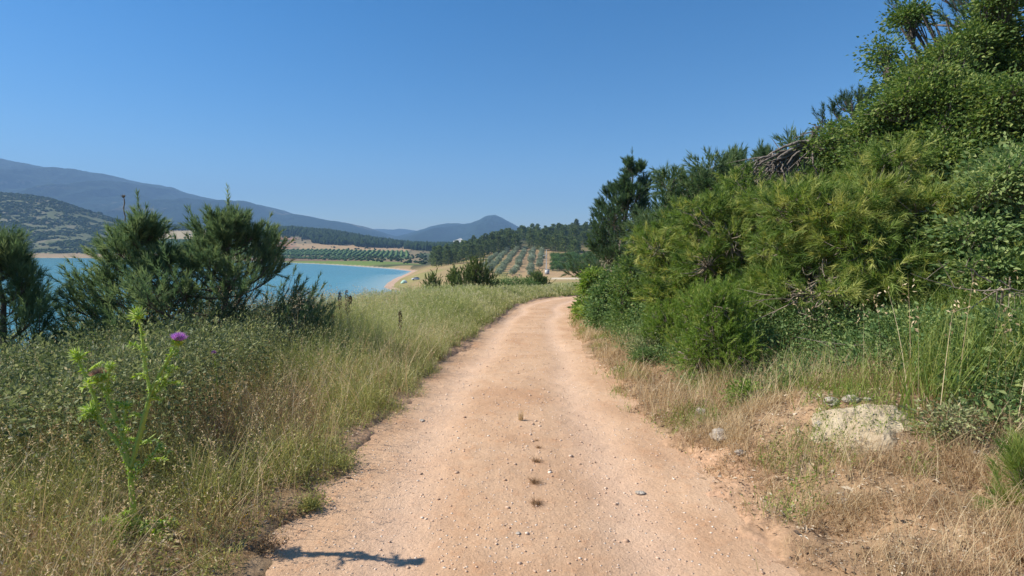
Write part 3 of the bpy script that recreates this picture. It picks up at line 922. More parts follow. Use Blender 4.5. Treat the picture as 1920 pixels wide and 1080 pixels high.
def make_broad(name, base, lobes, mat, label, group=None, cat='bush', nclump=500, per=26, cr=.16, lsz=.05, lw=.55, seed=1, stems=5, sr=.03, gap=.36, gs=1.6, tintb=.45, trunk='stem', bark=None, twigs=.5, surf=.4):
    """lobes are relative to base: (x,y,z,rx,ry,rz)"""
    g = np.random.default_rng(seed)
    base = np.asarray(base, float)
    root = empty(name, base, label, cat, group)
    bark = bark or M_twig
    P, LB, nn = lobes_sample(lobes, nclump, g, surf, gap, gs)
    kk_ = P[:, 2] > .02; P = P[kk_]; LB = LB[kk_]; nn = nn[kk_]; n = len(P)
    # stems to lobe centres, twigs to clumps
    mb = MB()
    lob = np.array(lobes, float)
    m = min(max(stems, len(lob)), 40)
    _li = g.permutation(len(lob))[np.arange(m) % len(lob)]
    tgt = lob[_li, :3] + g.normal(0, .12, (m, 3)) * lob[_li, 3:]
    s0 = np.stack([g.normal(0, sr * 1.6, m), g.normal(0, sr * 1.6, m), np.full(m, -.12)], 1)
    c0 = s0 * .5 + tgt * .5 + np.stack([-tgt[:, 0] * .25, -tgt[:, 1] * .25, tgt[:, 2] * .12], 1)
    tubes(mb, bez(s0, c0, tgt, 9), sr * np.linspace(1, .35, 9), 7)
    nt_ = int(n * twigs)
    if nt_:
        q = P[:nt_]
        k = np.argmin(((q[:, None] - tgt[None]) ** 2).sum(-1), 1)
        a0 = tgt[k] * .8 + (s0[k] + tgt[k]) * .1
        mid = (a0 + q) / 2 + g.normal(0, .06, (nt_, 3)) - np.array([0, 0, .05])
        tubes(mb, bez(a0, mid, q + nrm(q - a0) * cr * .6, 6), sr * .3 * np.linspace(1, .25, 6), 4)
    mb.build(trunk, bark, root, True)
    mb = MB()
    off = g.normal(0, 1, (n, per, 3)) * cr * np.array([1, 1, .62])
    out_ = nrm(P - LB[:, :3])[:, None] * .5
    D = nrm(off / cr * .8 + out_ + g.normal(0, .4, (n, per, 3)) + np.array([0, 0, .1]))
    tn = np.clip(tintb + (nn - .5)[:, None] * .3 + g.normal(0, .15, (n, 1)) + g.normal(0, .10, (n, per)), 0, 1)
    tn = np.where(g.random((n, 1)) < .06, np.clip(tn + .35, 0, 1), tn)
    sz = lsz * g.uniform(.6, 1.25, n * per)
    leaves(mb, (P[:, None] + off).reshape(-1, 3), D.reshape(-1, 3), sz, sz * lw, tn.ravel())
    mb.build('leaves' if cat != 'tree' else 'crown', mat, root)
    return root

def make_needle_mass(name, base, lobes, mat, label, group=None, cat='pine tree', nsh=2500, k=40, needle=.13, nw=.006, shoot=.16, seed=1, sr=.05, gap=.38, gs=1.8, tintb=.5, outb=.8, upb=.1, spread=(.3, 1.1), droop=.12, twig=.35, bark=None, surf=.45, dead=.02, cones=0):
    g = np.random.default_rng(seed)
    base = np.asarray(base, float)
    root = empty(name, base, label, cat, group)
    bark = bark or M_bark
    P, LB, nn = lobes_sample(lobes, nsh, g, surf, gap, gs)
    kk_ = P[:, 2] > .05; P = P[kk_]; nn = nn[kk_]; LB = LB[kk_]; n = len(P)
    lob = np.array(lobes, float)
    if len(lob) > 30: lob = lob[g.permutation(len(lob))[:30]]
    m = len(lob)
    mb = MB()
    s0 = np.stack([g.normal(0, sr, m), g.normal(0, sr, m), np.full(m, -.15)], 1)
    tgt = lob[:, :3]
    c0 = s0 * .5 + tgt * .5 + np.stack([-tgt[:, 0] * .3, -tgt[:, 1] * .3, tgt[:, 2] * .15], 1)
    LP = bez(s0, c0, tgt, 10)
    tubes(mb, LP, sr * np.linspace(1, .35, 10), 7)
    mb.build('trunk', bark, root, True)
    nt_ = int(n * twig)
    mb = MB()
    q = P[:nt_]
    kk = np.argmin(((q[:, None] - tgt[None]) ** 2).sum(-1), 1)
    a0 = tgt[kk] + (q - tgt[kk]) * .15
    mid = (a0 + q) / 2 + g.normal(0, .1, (nt_, 3)) - np.array([0, 0, .08])
    TW = bez(a0, mid, q, 6)
    tubes(mb, TW, np.linspace(.010, .004, 6), 4)
    mb.build('branches', M_twig, root, True)
    mb = MB()
    D = nrm(P - LB[:, :3]) * outb + g.normal(0, .45, (n, 3)) + np.array([0, 0, upb])
    tn = np.clip(tintb + (nn - .5) * .6 + g.normal(0, .2, n), 0, 1)
    tn = np.where(g.random(n) < dead, 1.0, tn)
    for cn in range(cones):
        q_ = P[int(g.integers(0, n))]; cb = MB(); V_ = BV * np.array([.03, .03, .05]) * (1 + g.uniform(-.12, .12, (len(BV), 1))) + q_; cb.add(V_, BF); cb.build('pine_cone', M_bark, root)
    shoots(mb, P, D, shoot * g.uniform(.7, 1.4, n), k, needle, nw, tn, spread, 0, g, droop)
    mb.build('crown', mat, root)
    return root

def copy_tree(o, parent=None):
    c = o.copy(); COL.objects.link(c)
    if parent is not None: c.parent = parent
    for ch in list(o.children): copy_tree(ch, c)
    return c

def on(u, d):
    x = (u - 960) / 1000 * d
    return np.array([x, d, gz(x, d)])
# ------------------------------------------------------------ pines on the near hill
def far_pine_mesh(root, H, Rc, seed, n=230):
    g = np.random.default_rng(seed)
    mb = MB()
    tt = np.linspace(0, 1, 5)
    tubes(mb, np.stack([0 * tt, 0 * tt, tt * H * .95 - .4], 1), .20 * (1 - tt) + .03, 5)
    mb.build('trunk', M_bark, root)
    mb = MB()
    q = g.random(n) ** .8
    z = H * (.06 + .92 * q)
    rad = Rc * (1 - q) ** .5 * (.7 + .3 * np.minimum(1, q * 4)) * g.uniform(.35, 1.12, n) * (1 + .25 * np.sin(q * 23 + seed))
    az = g.random(n) * 6.283
    P = np.stack([np.cos(az) * rad, np.sin(az) * rad, z], 1)
    D = np.stack([np.cos(az), np.sin(az), g.uniform(.1, 1.1, n)], 1)
    shoots(mb, P - nrm(D) * .3, D, .8, 9, .85, .28, np.clip(.5 + g.normal(0, .27, n), 0, 1), (.2, 1.1), 0, g)
    mb.build('crown', M_hill, root)
hill_g = 'pines of the plantation on the hill beyond the olive grove'
protos = []
for s_ in range(4):
    r_ = empty('pine_tree', (0, 0, 0), 'dark green pine in the dense plantation on the hill beyond the olive grove', 'pine tree', hill_g)
    far_pine_mesh(r_, [10.5, 9, 11.5, 9.5][s_], [3.4, 3.5, 3.2, 3.7][s_], 400 + s_, 300)
    protos.append(r_)
g = np.random.default_rng(9)
cand = []
tries = 0
base_u = [780, 800, 830, 860, 905, 940, 960, 1000, 1040, 1075, 1110, 1200]
base_v = [501, 503, 500, 495, 485, 479, 473, 470, 472, 481, 485, 485]
def clearing(u, v):
    return (u > 968) & (u < 992) & (v > 452) & (v < 474)
while len(cand) < 290 and tries < 30000:
    tries += 1
    u = g.uniform(782, 1160); d = g.uniform(285, 560)
    x = (u - 960) / 1000 * d
    z = gz(x, d); v = 455 + (CAMZ - z) / d * 1000
    if v > np.interp(u, base_u, base_v) or clearing(u, v): continue
    if u < 815 and d > 330: continue
    if u > 1082 and v > 460: continue
    if any((x - c[0]) ** 2 + (d - c[1]) ** 2 < (4.0 + (d - 300) * .006) ** 2 for c in cand): continue
    cand.append((x, d, z))
used = set()
for i, (x, y, z) in enumerate(cand):
    k = g.integers(0, 4)
    o = protos[k] if k not in used else copy_tree(protos[k])
    used.add(k)
    s_ = g.uniform(.8, 1.25) * (.85 if y < 330 else 1)
    o.location = (x, y, z); o.rotation_euler[2] = g.uniform(0, 6.28)
    o.scale = (s_ * g.uniform(.9, 1.2), s_ * g.uniform(.9, 1.2), s_)
# the taller pine standing up out of the ridge
r_ = empty('pine_tree', on(1080, 440), 'tall rounded pine standing clear above the right end of the hilltop plantation', 'pine tree')
far_pine_mesh(r_, 17, 4.0, 777, 420)

# ------------------------------------------------------------ olive grove and citrus row
og = 'olive trees in rows on the terraced slope'
def olive_proto(mat, name, label, cat, grp, seed, n=130, H=3.2, Rc=1.6):
    r = empty(name, (0, 0, 0), label, cat, grp)
    g = np.random.default_rng(seed)
    mb = MB(); tt = np.linspace(0, 1, 4)
    tubes(mb, np.stack([.1 * tt, 0 * tt, tt * H * .5 - .1], 1), .13 * (1 - tt * .5), 6); mb.build('trunk', M_bark, r)
    mb = MB(); d = rdir(n, g); rr_ = g.random(n) ** .4
    P = d * rr_[:, None] * np.array([Rc, Rc, H * .42]) + np.array([0, 0, H * .56])
    k = 7
    Pp = (P[:, None] + g.normal(0, .22, (n, k, 3))).reshape(-1, 3)
    leaves(mb, Pp, rdir(n * k, g) + np.array([0, 0, .5]), .42, .2, np.clip(np.repeat(.5 + g.normal(0, .2, n), k), 0, 1))
    mb.build('crown', mat, r)
    return r
ol = [olive_proto(M_olive, 'olive_tree', 'silvery green olive tree in the planted rows on the terraced slope', 'olive tree', og, 50 + i) for i in range(3)]
rows_top = [(947, 474), (962, 471.5), (978, 469.5), (996, 468.5), (1013, 470), (1025, 472)]
rows_bot = [(893, 516), (926, 517), (960, 518), (1000, 518.5), (1022, 514), (1040, 512)]
rt_ = [(934, 478), (952, 472), (970, 469), (985, 470), (1000, 472), (1016, 476)]
rb_ = [(905, 505), (912, 516), (935, 518), (962, 518), (993, 518), (1012, 504)]
used = set(); cnt = 0
ordn = ['first', 'second', 'third', 'fourth', 'fifth', 'sixth', 'seventh', 'eighth', 'ninth', 'tenth', '11th', '12th', '13th', '14th', '15th', '16th', '17th', '18th', '19th', '20th', '21st', '22nd', '23rd', '24th', '25th', '26th', '27th', '28th', '29th', '30th']
for ri, ((ut, vt), (ub, vb)) in enumerate(zip(rt_, rb_)):
    a = G(ut, vt); b = G(ub, vb)
    L = np.hypot(*(a - b)[:2]); n = int(L / 9)
    for i in range(n + 1):
        f = (i + g.uniform(-.2, .2)) / max(n, 1)
        x = b[0] * (1 - f) + a[0] * f + g.normal(0, .3); y = b[1] * (1 - f) + a[1] * f
        k = g.integers(0, 3)
        o = ol[k] if k not in used else copy_tree(ol[k]); used.add(k)
        o.location = (x, y, gz(x, y)); o.rotation_euler[2] = g.uniform(0, 6.28)
        s_ = g.uniform(.75, 1.2); o.scale = (s_, s_, s_ * g.uniform(.9, 1.15)); cnt += 1
        o['label'] = 'silvery olive tree, %s from the bottom in the %s olive row from the left' % (ordn[i], ordn[ri])
cg = 'round green orchard trees right of the pole'
ct = [olive_proto(M_orch, 'orchard_tree', 'deep green round orchard tree in the block right of the white pole', 'orchard tree', cg, 70 + i, 170, 3.6, 2.1) for i in range(2)]
used = set()
for ri, rv in enumerate((508, 501, 494, 488, 483)):
    for ui, u in enumerate(np.arange(1036, 1120, 9.5)):
        p_ = G(u + g.uniform(-2, 2) + (rv % 3), rv)
        if p_[1] > 500: continue
        k = g.integers(0, 2)
        o = ct[k] if k not in used else copy_tree(ct[k]); used.add(k)
        o.location = tuple(p_); o.rotation_euler[2] = g.uniform(0, 6.28)
        s_ = g.uniform(.7, 1.1); o.scale = (s_, s_, s_ * .85)
        o['label'] = 'deep green orchard tree, %s from the pole in the %s row from the bottom' % (ordn[ui], ordn[ri])
# terrace walls (thin dark soil steps) between the olives
# ------------------------------------------------------------ pole with kiosk
M_white = solid_mat('white_paint', (.75, .75, .72), (.62, .61, .58), 3, .6)
M_grey = solid_mat('grey_paint', (.22, .24, .26), None, 3, .6)
M_glass = solid_mat('dark_glass', (.03, .035, .04), None, 3, .15)
M_tyre = solid_mat('tyre_rubber', (.02, .02, .02), None, 3, .8)
def box(mb, c, s, mat=0, tint=.5, taper=0.0):
    c = np.asarray(c, float); s = np.asarray(s, float) / 2
    V = []
    for z in (-1, 1):
        k = 1 - (taper if z > 0 else 0)
        for x, y in ((-1, -1), (1, -1), (1, 1), (-1, 1)):
            V.append(c + np.array([x * s[0] * k, y * s[1] * k, z * s[2]]))
    mb.add(V, [(3, 2, 1, 0), (4, 5, 6, 7), (0, 1, 5, 4), (1, 2, 6, 5), (2, 3, 7, 6), (3, 0, 4, 7)], tint, mat)
pb = on(1024.5, 222)
r = empty('utility_pole', pb, 'slim white pole with a crossarm beside the olive grove', 'pole')
tt = np.linspace(0, 1, 3)
mb = MB(); tubes(mb, np.stack([0 * tt, 0 * tt, tt * 10.2 - .3], 1), .19 - .07 * tt, 8); mb.build('pole_shaft', M_white, r)
mb = MB(); box(mb, (-.5, 0, 7.4), (1.7, .14, .14)); box(mb, (-.5, 0, 5.9), (1.2, .12, .12)); mb.build('crossarm', M_white, r)
for xx in (-1.2, -.5, .2):
    mb = MB(); tubes(mb, np.stack([xx + 0 * tt, 0 * tt, 7.47 + .35 * tt], 1), .07, 6); mb.build('insulator', M_grey, r)
pk = on(1026, 212)
r = empty('pump_kiosk', pk, 'small white kiosk at the foot of the white pole', 'kiosk')
mb = MB(); box(mb, (0, 0, .95), (1.7, 1.5, 1.9)); mb.build('wall', M_white, r)
mb = MB(); box(mb, (0, 0, 2.0), (2.0, 1.8, .16)); mb.build('roof', M_grey, r)
mb = MB(); box(mb, (.2, -.77, .8), (.8, .05, 1.5)); mb.build('door', M_grey, r)

# ------------------------------------------------------------ tent and parked car on the promontory
def loft(mb, sections, mat=0):
    """sections: list of closed rings (n,3)"""
    S = np.array(sections, float); m, n, _ = S.shape
    i = np.arange(m * n).reshape(m, n)
    a = i[:-1]; b = np.roll(i, -1, 1)[:-1]; c = np.roll(i, -1, 1)[1:]; d = i[1:]
    mb.add(S.reshape(-1, 3), np.stack([a, b, c, d], -1).reshape(-1, 4), .5, mat)
    for ring in (S[0], S[-1]):
        ctr = ring.mean(0); V = np.vstack([ring, ctr])
        mb.add(V, [(k, (k + 1) % n, n) for k in range(n)], .5, mat)
cb = on(779, 252)
r = empty('parked_car', cb, 'white hatchback parked on the dry grass point by the lake', 'car')
r.rotation_euler[2] = R(20)
M_car = solid_mat('white_car_paint', (.72, .73, .74), None, 3, .25)
mb = MB()
prof_b = [(-1.85, .35, .55), (-1.75, .32, .80), (-1.1, .30, .95), (-.2, .3, .98), (1.2, .3, .98), (1.75, .33, .9), (1.85, .4, .7)]
loft(mb, [[(x, -.8, z0), (x, .8, z0), (x, .84, (z0 + z1) / 2), (x, .76, z1), (x, -.76, z1), (x, -.84, (z0 + z1) / 2)] for x, z0, z1 in prof_b])
mb.build('body', M_car, r)
mb = MB(); loft(mb, [[(x, -w_, z0), (x, w_, z0), (x, w_ * .8, z1), (x, -w_ * .8, z1)] for x, z0, z1, w_ in ((-1.0, .97, .99, .72), (-.35, .97, 1.40, .74), (1.1, .97, 1.42, .74), (1.6, .96, 1.0, .70))])
mb.build('window', M_glass, r)
mb = MB(); box(mb, (.4, 0, 1.45), (1.5, 1.16, .06)); mb.build('roof', M_car, r)
for (x, y) in ((-1.2, -.78), (-1.2, .78), (1.2, -.78), (1.2, .78)):
    mb = MB(); P = np.array([[x, y - .1, .31], [x, y + .1, .31]]); tubes(mb, P, .31, 12)
    for yy in (y - .1, y + .1):
        an = np.arange(12) * math.pi / 6
        V = np.stack([x + .31 * np.cos(an), np.full(12, yy), .31 + .31 * np.sin(an)], 1)
        mb.add(np.vstack([V, [[x, yy, .31]]]), [(k, (k + 1) % 12, 12) for k in range(12)])
    mb.build('wheel', M_tyre, r)
for y in (-.6, .6):
    mb = MB(); box(mb, (-1.83, y, .68), (.1, .3, .14)); mb.build('headlight', M_white, r)
tb = on(757, 250)
r = empty('tent', tb, 'pale green and white dome tent pitched beside the parked car', 'tent'); r.rotation_euler[2] = R(25)
M_tentg = solid_mat('pale_green_cloth', (.42, .60, .45), None, 3, .8)
mb = MB(); secs = []
for f in np.linspace(-1, 1, 9):
    hgt_ = 1.55 * max(.03, 1 - abs(f) ** 2.2); wd = 1.45 * max(.15, 1 - abs(f) ** 3) ** .5
    secs.append([(f * 1.6, wd * math.cos(a_), hgt_ * math.sin(a_)) for a_ in np.linspace(0, math.pi, 9)])
loft(mb, secs); mb.build('canopy', M_tentg, r, True)
mb = MB(); secs = []
for f in np.linspace(.1, 1.05, 6):
    hgt_ = 1.62 * max(.03, 1 - abs(f) ** 2.4); wd = 1.5 * max(.15, 1 - abs(f) ** 3.5) ** .5
    secs.append([(f * 1.65, wd * math.cos(a_), hgt_ * math.sin(a_)) for a_ in np.linspace(0, math.pi, 9)])
loft(mb, secs); mb.build('flysheet', M_white, r, True)

# ------------------------------------------------------------ young pines on the verge in the middle distance
for (u, d, H, Rc, sd_, lb) in ((812, 33, 2.15, .75, 1, 'small upright young pine, leftmost of the bushes beyond the long grass'),
                          (853, 32, 2.0, .5, 2, 'narrow young pine just left of the widest bushy pine beyond the grass'),
                          (893, 30, 2.1, 1.25, 3, 'widest bushy young pine beyond the long grass, left of the olive grove'),
                          (1008, 40, 1.6, 1.2, 5, 'low young pine at the right end of the row, below the white kiosk')):
    make_needle_mass('young_pine', on(u, d), [(-.45 * Rc, 0, H * .38, Rc * .5, Rc * .5, H * .42), (.4 * Rc, .1, H * .34, Rc * .55, Rc * .5, H * .38), (0, 0, H * .5, Rc * .6, Rc * .6, H * .5), (-.05, 0, H * .8, Rc * .25, Rc * .25, H * .25)], M_hill, lb, 'young pines beyond the long grass', 'young pine',
        nsh=int(260 + 300 * Rc), k=18, needle=.16, nw=.035, shoot=.34, seed=500 + sd_, gap=.3, tintb=.45, outb=.35, upb=.9, spread=(.15, .6), droop=0, sr=.03)
make_broad('bush', on(965, 37), [(-1.0, 0, .6, .9, .7, .7), (.1, 0, .65, 1.0, .8, .75), (1.1, .2, .5, .8, .7, .6)], M_bush, 'low dark spreading bush right of the widest young pine', None, 'bush', 420, 16, .2, .11, seed=31)
# ------------------------------------------------------------ left: three young pines on the falling bank
lg = None
def lp(u, d): return on(u, d)
make_pine('young_pine', on(262, 7.6), CAMZ + .045 * 7.6 - gz((262 - 960) * .0076, 7.6), 1.35, M_pine_blue, 'blue green young pine with a dry leader tip, middle of the three by the lake', None, 'young pine', nl=46, ns=8, k=44, needle=.10, nw=.010, shoot=.30, t0=.05, up=.28, seed=601, tintb=.62, curl=.16, hcut=1.02, prof=lambda q: min(1, .75 + q * 1.5) * min(1, (1.03 - q) / .85) ** 1.25, sspread=(.3, .95), lean=(-.04, 0))
make_pine('young_pine', on(415, 8.0), CAMZ + .052 * 8.0 - gz((415 - 960) * .008, 8.0), 1.55, M_pine_blue, 'fullest blue green young pine by the lake, right of the one with the dry tip', None, 'young pine', nl=44, ns=9, k=44, needle=.10, nw=.010, shoot=.30, t0=.05, up=.30, seed=602, tintb=.6, curl=.16, hcut=1.02, prof=lambda q: min(1, .75 + q * 1.5) * min(1, (1.03 - q) / .85) ** 1.15, sspread=(.3, .95))
make_pine('young_pine', on(5, 6.6), CAMZ + .075 * 6.6 - gz(-955 * .0066, 6.6), .72, M_pine_blue, 'young pine cut by the left edge of the view above the thicket', None, 'young pine', nl=34, ns=8, k=44, needle=.12, nw=.0075, shoot=.30, t0=.05, up=.40, seed=603, tintb=.6, curl=.2, prof=lambda q: min(1, .75 + q * 1.5) * min(1, (1.03 - q) / .85) ** 1.1, sspread=(.3, .95))
make_pine('young_pine', on(565, 8.2), CAMZ - .120 * 8.2 - gz(-395 * .0082, 8.2), .45, M_pine_blue, 'small pine seedling just right of the fullest young pine', None, 'young pine', nl=14, ns=4, k=40, needle=.10, nw=.0075, shoot=.26, t0=.2, up=1.0, seed=604, tintb=.7, sspread=(.15, .6))
q = at(232, 372, 7.6)
b0 = at(234, 415, 7.6)
mb = MB(); tt = np.linspace(0, 1, 6)[:, None]
tubes(mb, b0 * (1 - tt) + q * tt + np.array([.01, 0, 0]) * np.sin(tt * 9), .008, 5)
leaves(mb, np.repeat(q[None], 14, 0), rdir(14) + np.array([0, 0, 1.6]), .06, .014, np.full(14, 1.0))
o = mb.build('dry_stalk', M_twig, None, origin=b0); o.location = b0
tag(o, 'dry bare stalk with a pale tuft rising above the middle young pine', 'dry stalk')

# ------------------------------------------------------------ right: shrub wall and trees
def w(u, v, d): return at(u, v, d)
def lob(base, lst):
    """lst of (u, v, d, r_px_x, r_px_z, ry) in picture terms -> lobes relative to base"""
    o = []
    for (u, v, d, rx, rz, ry) in lst:
        c = at(u, v, d) - base
        o.append((c[0], c[1], c[2], rx * d / 1000, ry, rz * d / 1000))
    return o
# dark tall pine at the bend
make_pine('pine_tree', on(1165, 24), at(0, 293, 24)[2] - on(1172, 24)[2], 2.25, M_pine_dark, 'tall dark pine standing by the bend of the road', None, 'pine tree', nl=70, ns=11, k=26, needle=.17, nw=.026, shoot=.40, t0=.03, up=.28, seed=611, tintb=.35, curl=.12, prof=lambda q: (1 - q) ** .5 * (.75 + .25 * math.sin(q * 17) * .5), trunk_r=.12, hcut=1.0)
make_pine('pine_tree', on(1262, 21), at(0, 322, 21)[2] - on(1262, 21)[2], 1.5, M_pine_dark, 'thin topped dark pine right of the tall pine by the bend', None, 'pine tree', nl=40, ns=8, k=24, needle=.16, nw=.022, shoot=.38, t0=.05, up=.4, seed=612, tintb=.35, curl=.35, trunk_r=.08)
make_pine('pine_tree', on(1375, 15), at(0, 262, 15)[2] - on(1375, 15)[2], 1.5, M_pine_blue, 'spiky topped young pine left of the dead tree top', None, 'pine tree', nl=38, ns=8, k=34, needle=.15, nw=.013, shoot=.36, t0=.1, up=.9, seed=613, tintb=.5, curl=.6, trunk_r=.07, sspread=(.15, .6))
make_pine('pine_tree', on(1330, 17), at(0, 292, 17)[2] - on(1330, 17)[2], 1.2, M_pine_blue, 'slender pine between the thin topped pine and the spiky pine', None, 'pine tree', nl=30, ns=7, k=30, needle=.15, nw=.014, shoot=.36, t0=.1, up=.9, seed=617, tintb=.5, curl=.6, trunk_r=.06, sspread=(.15, .6))
make_pine('pine_tree', on(1440, 14), at(0, 245, 14)[2] - on(1440, 14)[2], 1.1, M_pine_blue, 'young pine close behind the dead tree top', None, 'pine tree', nl=30, ns=7, k=34, needle=.15, nw=.012, shoot=.34, t0=.1, up=.9, seed=618, tintb=.5, curl=.6, trunk_r=.06, sspread=(.15, .6))
make_pine('pine_tree', on(1600, 13), at(0, 112, 13)[2] - on(1600, 13)[2], 1.7, M_pine_dark, 'sparse dark pine showing against the sky left of the big leafy tree', None, 'pine tree', nl=30, ns=7, k=30, needle=.12, nw=.011, shoot=.22, t0=.35, up=.45, seed=614, tintb=.4, curl=.2, trunk_r=.09, extra=.5)
make_pine('pine_tree', on(1875, 10.5), 8.6, 2.4, M_pine_dark, 'large dark pine with a bare lower trunk at the top right corner', None, 'pine tree', nl=40, ns=7, k=34, needle=.14, nw=.011, shoot=.28, t0=.38, up=.35, seed=615, tintb=.4, curl=.1, trunk_r=.17)
# yellow green pine masses
b = on(1400, 8.6)
make_needle_mass('bushy_pine', b, shatter(lob(b, [(1290, 470, 9.5, 85, 60, .8), (1330, 400, 9.6, 80, 70, .8), (1400, 405, 9.0, 90, 60, .8), (1390, 470, 8.4, 110, 90, .9), (1480, 430, 8.2, 100, 70, .9), (1300, 540, 9.0, 100, 50, .7), (1430, 540, 7.6, 90, 60, .7)]), 8, 0.42, 1), M_pine_yel,
    'broad yellow green bushy pine left of the dead hanging twigs', None, 'pine tree', nsh=4000, k=30, needle=.12, nw=.013, upb=.35, cones=8, seed=621, tintb=.42, gap=.45, dead=.04)
b = on(1600, 6.6)
make_needle_mass('bushy_pine', b, shatter(lob(b, [(1590, 385, 7.4, 80, 60, .7), (1650, 350, 7.2, 75, 60, .7), (1560, 450, 6.4, 110, 90, .8), (1660, 430, 6.2, 90, 100, .8), (1600, 540, 6.0, 110, 60, .6), (1700, 540, 5.8, 90, 70, .6), (1480, 480, 7.0, 70, 70, .6)]), 8, 0.42, 2), M_pine_yel,
    'bright yellow green bushy pine in front of the big leafy tree', None, 'pine tree', nsh=4600, k=32, needle=.115, nw=.010, upb=.35, cones=9, seed=622, tintb=.50, gap=.45, dead=.04)
b = on(1880, 5.0)
make_needle_mass('bushy_pine', b, lob(b, [(1850, 590, 5.2, 90, 55, .5), (1940, 560, 5.0, 80, 70, .5), (1760, 600, 5.3, 70, 50, .4)]), M_pine_yel,
    'yellow green pine boughs with bare twigs low at the right edge above the tall grass', None, 'pine tree', nsh=1300, k=28, needle=.14, nw=.009, seed=623, tintb=.45)
b = on(1360, 11.5)
make_needle_mass('bushy_pine', b, shatter(lob(b, [(1250, 420, 12, 60, 70, .8), (1310, 370, 12, 60, 60, .8), (1380, 345, 11.5, 65, 50, .8), (1450, 345, 11, 65, 45, .7), (1520, 315, 10.5, 55, 45, .7), (1230, 500, 13, 55, 60, .8), (1330, 450, 11.5, 90, 70, .8)]), 8, 0.42, 3), M_pine_dark,
    'ragged dark green pine growth rising behind the yellow green bushy pines', None, 'pine tree', nsh=3000, k=22, needle=.15, nw=.017, seed=624, tintb=.5, upb=.7, spread=(.25, .8), shoot=.24)
# broadleaf tree, top right
b = on(1760, 8.0)
make_broad('leafy_tree', b, shatter(lob(b, [(1745, 200, 7.8, 85, 65, .8), (1690, 235, 8.0, 75, 60, .8), (1800, 255, 7.4, 100, 75, .8), (1700, 310, 7.6, 90, 55, .7), (1900, 285, 7.4, 90, 65, .8),
     (1610, 265, 8.6, 55, 35, .5), (1840, 345, 7.0, 95, 55, .7), (1570, 262, 9.2, 40, 24, .4), (1690, 150, 8.6, 35, 40, .4), (1770, 130, 8.2, 55, 35, .5)]), 11, .34, 4), M_oak,
    'dense leafy tree in the upper right, below the airy high boughs', None, 'tree', 3600, 24, .12, .056, .55, seed=631, stems=12, sr=.06, gap=.50, gs=1.9, trunk='trunk', bark=M_bark, twigs=.5, tintb=.52)
b = on(1850, 8.8)
make_broad('leafy_tree', b, shatter(lob(b, [(1760, 60, 8.8, 70, 45, .7), (1700, 70, 9.2, 40, 40, .5), (1840, 30, 8.8, 80, 40, .7), (1920, 90, 8.6, 70, 60, .7), (1850, 130, 8.8, 70, 40, .6), (1720, 20, 9.2, 40, 26, .4), (1930, 190, 8.4, 60, 50, .6), (1690, 110, 9.2, 42, 34, .4)]), 9, .33, 14), M_oak,
    'airy leafy tree with sky showing between its boughs at the top right corner', None, 'tree', 2700, 20, .13, .058, .55, seed=636, stems=12, sr=.032, gap=.50, gs=1.9, trunk='trunk', bark=M_bark, twigs=.5, tintb=.5, surf=.5)
b = on(1820, 5.8)
make_broad('leafy_bush', b, shatter(lob(b, [(1800, 430, 5.8, 95, 70, .6), (1880, 400, 5.6, 90, 80, .6), (1840, 500, 5.4, 100, 60, .5), (1920, 490, 5.3, 80, 80, .5), (1760, 480, 6.0, 60, 60, .5), (1900, 330, 6.2, 90, 60, .6)]), 9, 0.38, 5), M_bush,
    'grey green leafy bush below the big leafy tree at the right edge', None, 'bush', 1500, 28, .12, .058, .55, seed=632, sr=.04, tintb=.6)
b = on(1560, 9.5)
make_broad('leafy_bush', b, shatter(lob(b, [(1590, 300, 9.8, 50, 40, .6), (1570, 360, 9.4, 45, 45, .6), (1640, 280, 9.4, 60, 45, .6)]), 7, 0.42, 6), M_oak,
    'dark leafy bush just right of the dead tree top', None, 'bush', 600, 26, .14, .06, .55, seed=633, sr=.05)
# shrubs along the foot of the bank, from the bend towards the camera
shr = [(1110, 17.5, [(1108, 560, 17.5, 28, 32, .6), (1120, 530, 17.8, 25, 25, .5), (1130, 585, 16.5, 30, 25, .5)], M_feather, 'light green rounded shrub at the road bend, farthest of the roadside shrubs', 500, .12),
       (1150, 14.5, [(1140, 590, 14.5, 45, 38, .6), (1165, 545, 14.8, 45, 35, .6), (1170, 610, 13.5, 40, 25, .5)], M_bush, 'fresh green shrub second from the road bend', 800, .09),
       (1210, 12.0, [(1200, 570, 12.2, 55, 45, .6), (1240, 540, 12.0, 50, 40, .6), (1215, 610, 11.2, 45, 28, .5), (1190, 520, 13, 40, 30, .5)], M_oak, 'dark green dense shrub in the middle of the roadside shrubs', 1000, .075),
       (1290, 9.6, [(1275, 560, 10, 55, 45, .6), (1330, 540, 9.6, 55, 45, .6), (1290, 605, 9.2, 60, 35, .5)], M_bush, 'broad leafy shrub behind the feathery bushes', 1000, .065)]
for i, (u, d, ll, mt, lb, nc_, ls) in enumerate(shr):
    b = on(u, d)
    make_broad('roadside_shrub', b, shatter(lob(b, ll), 8, .45, 20 + i), mt, lb, 'shrubs along the right side of the road', 'bush', nc_, 22, .12, ls, .5, seed=640 + i, sr=.03)
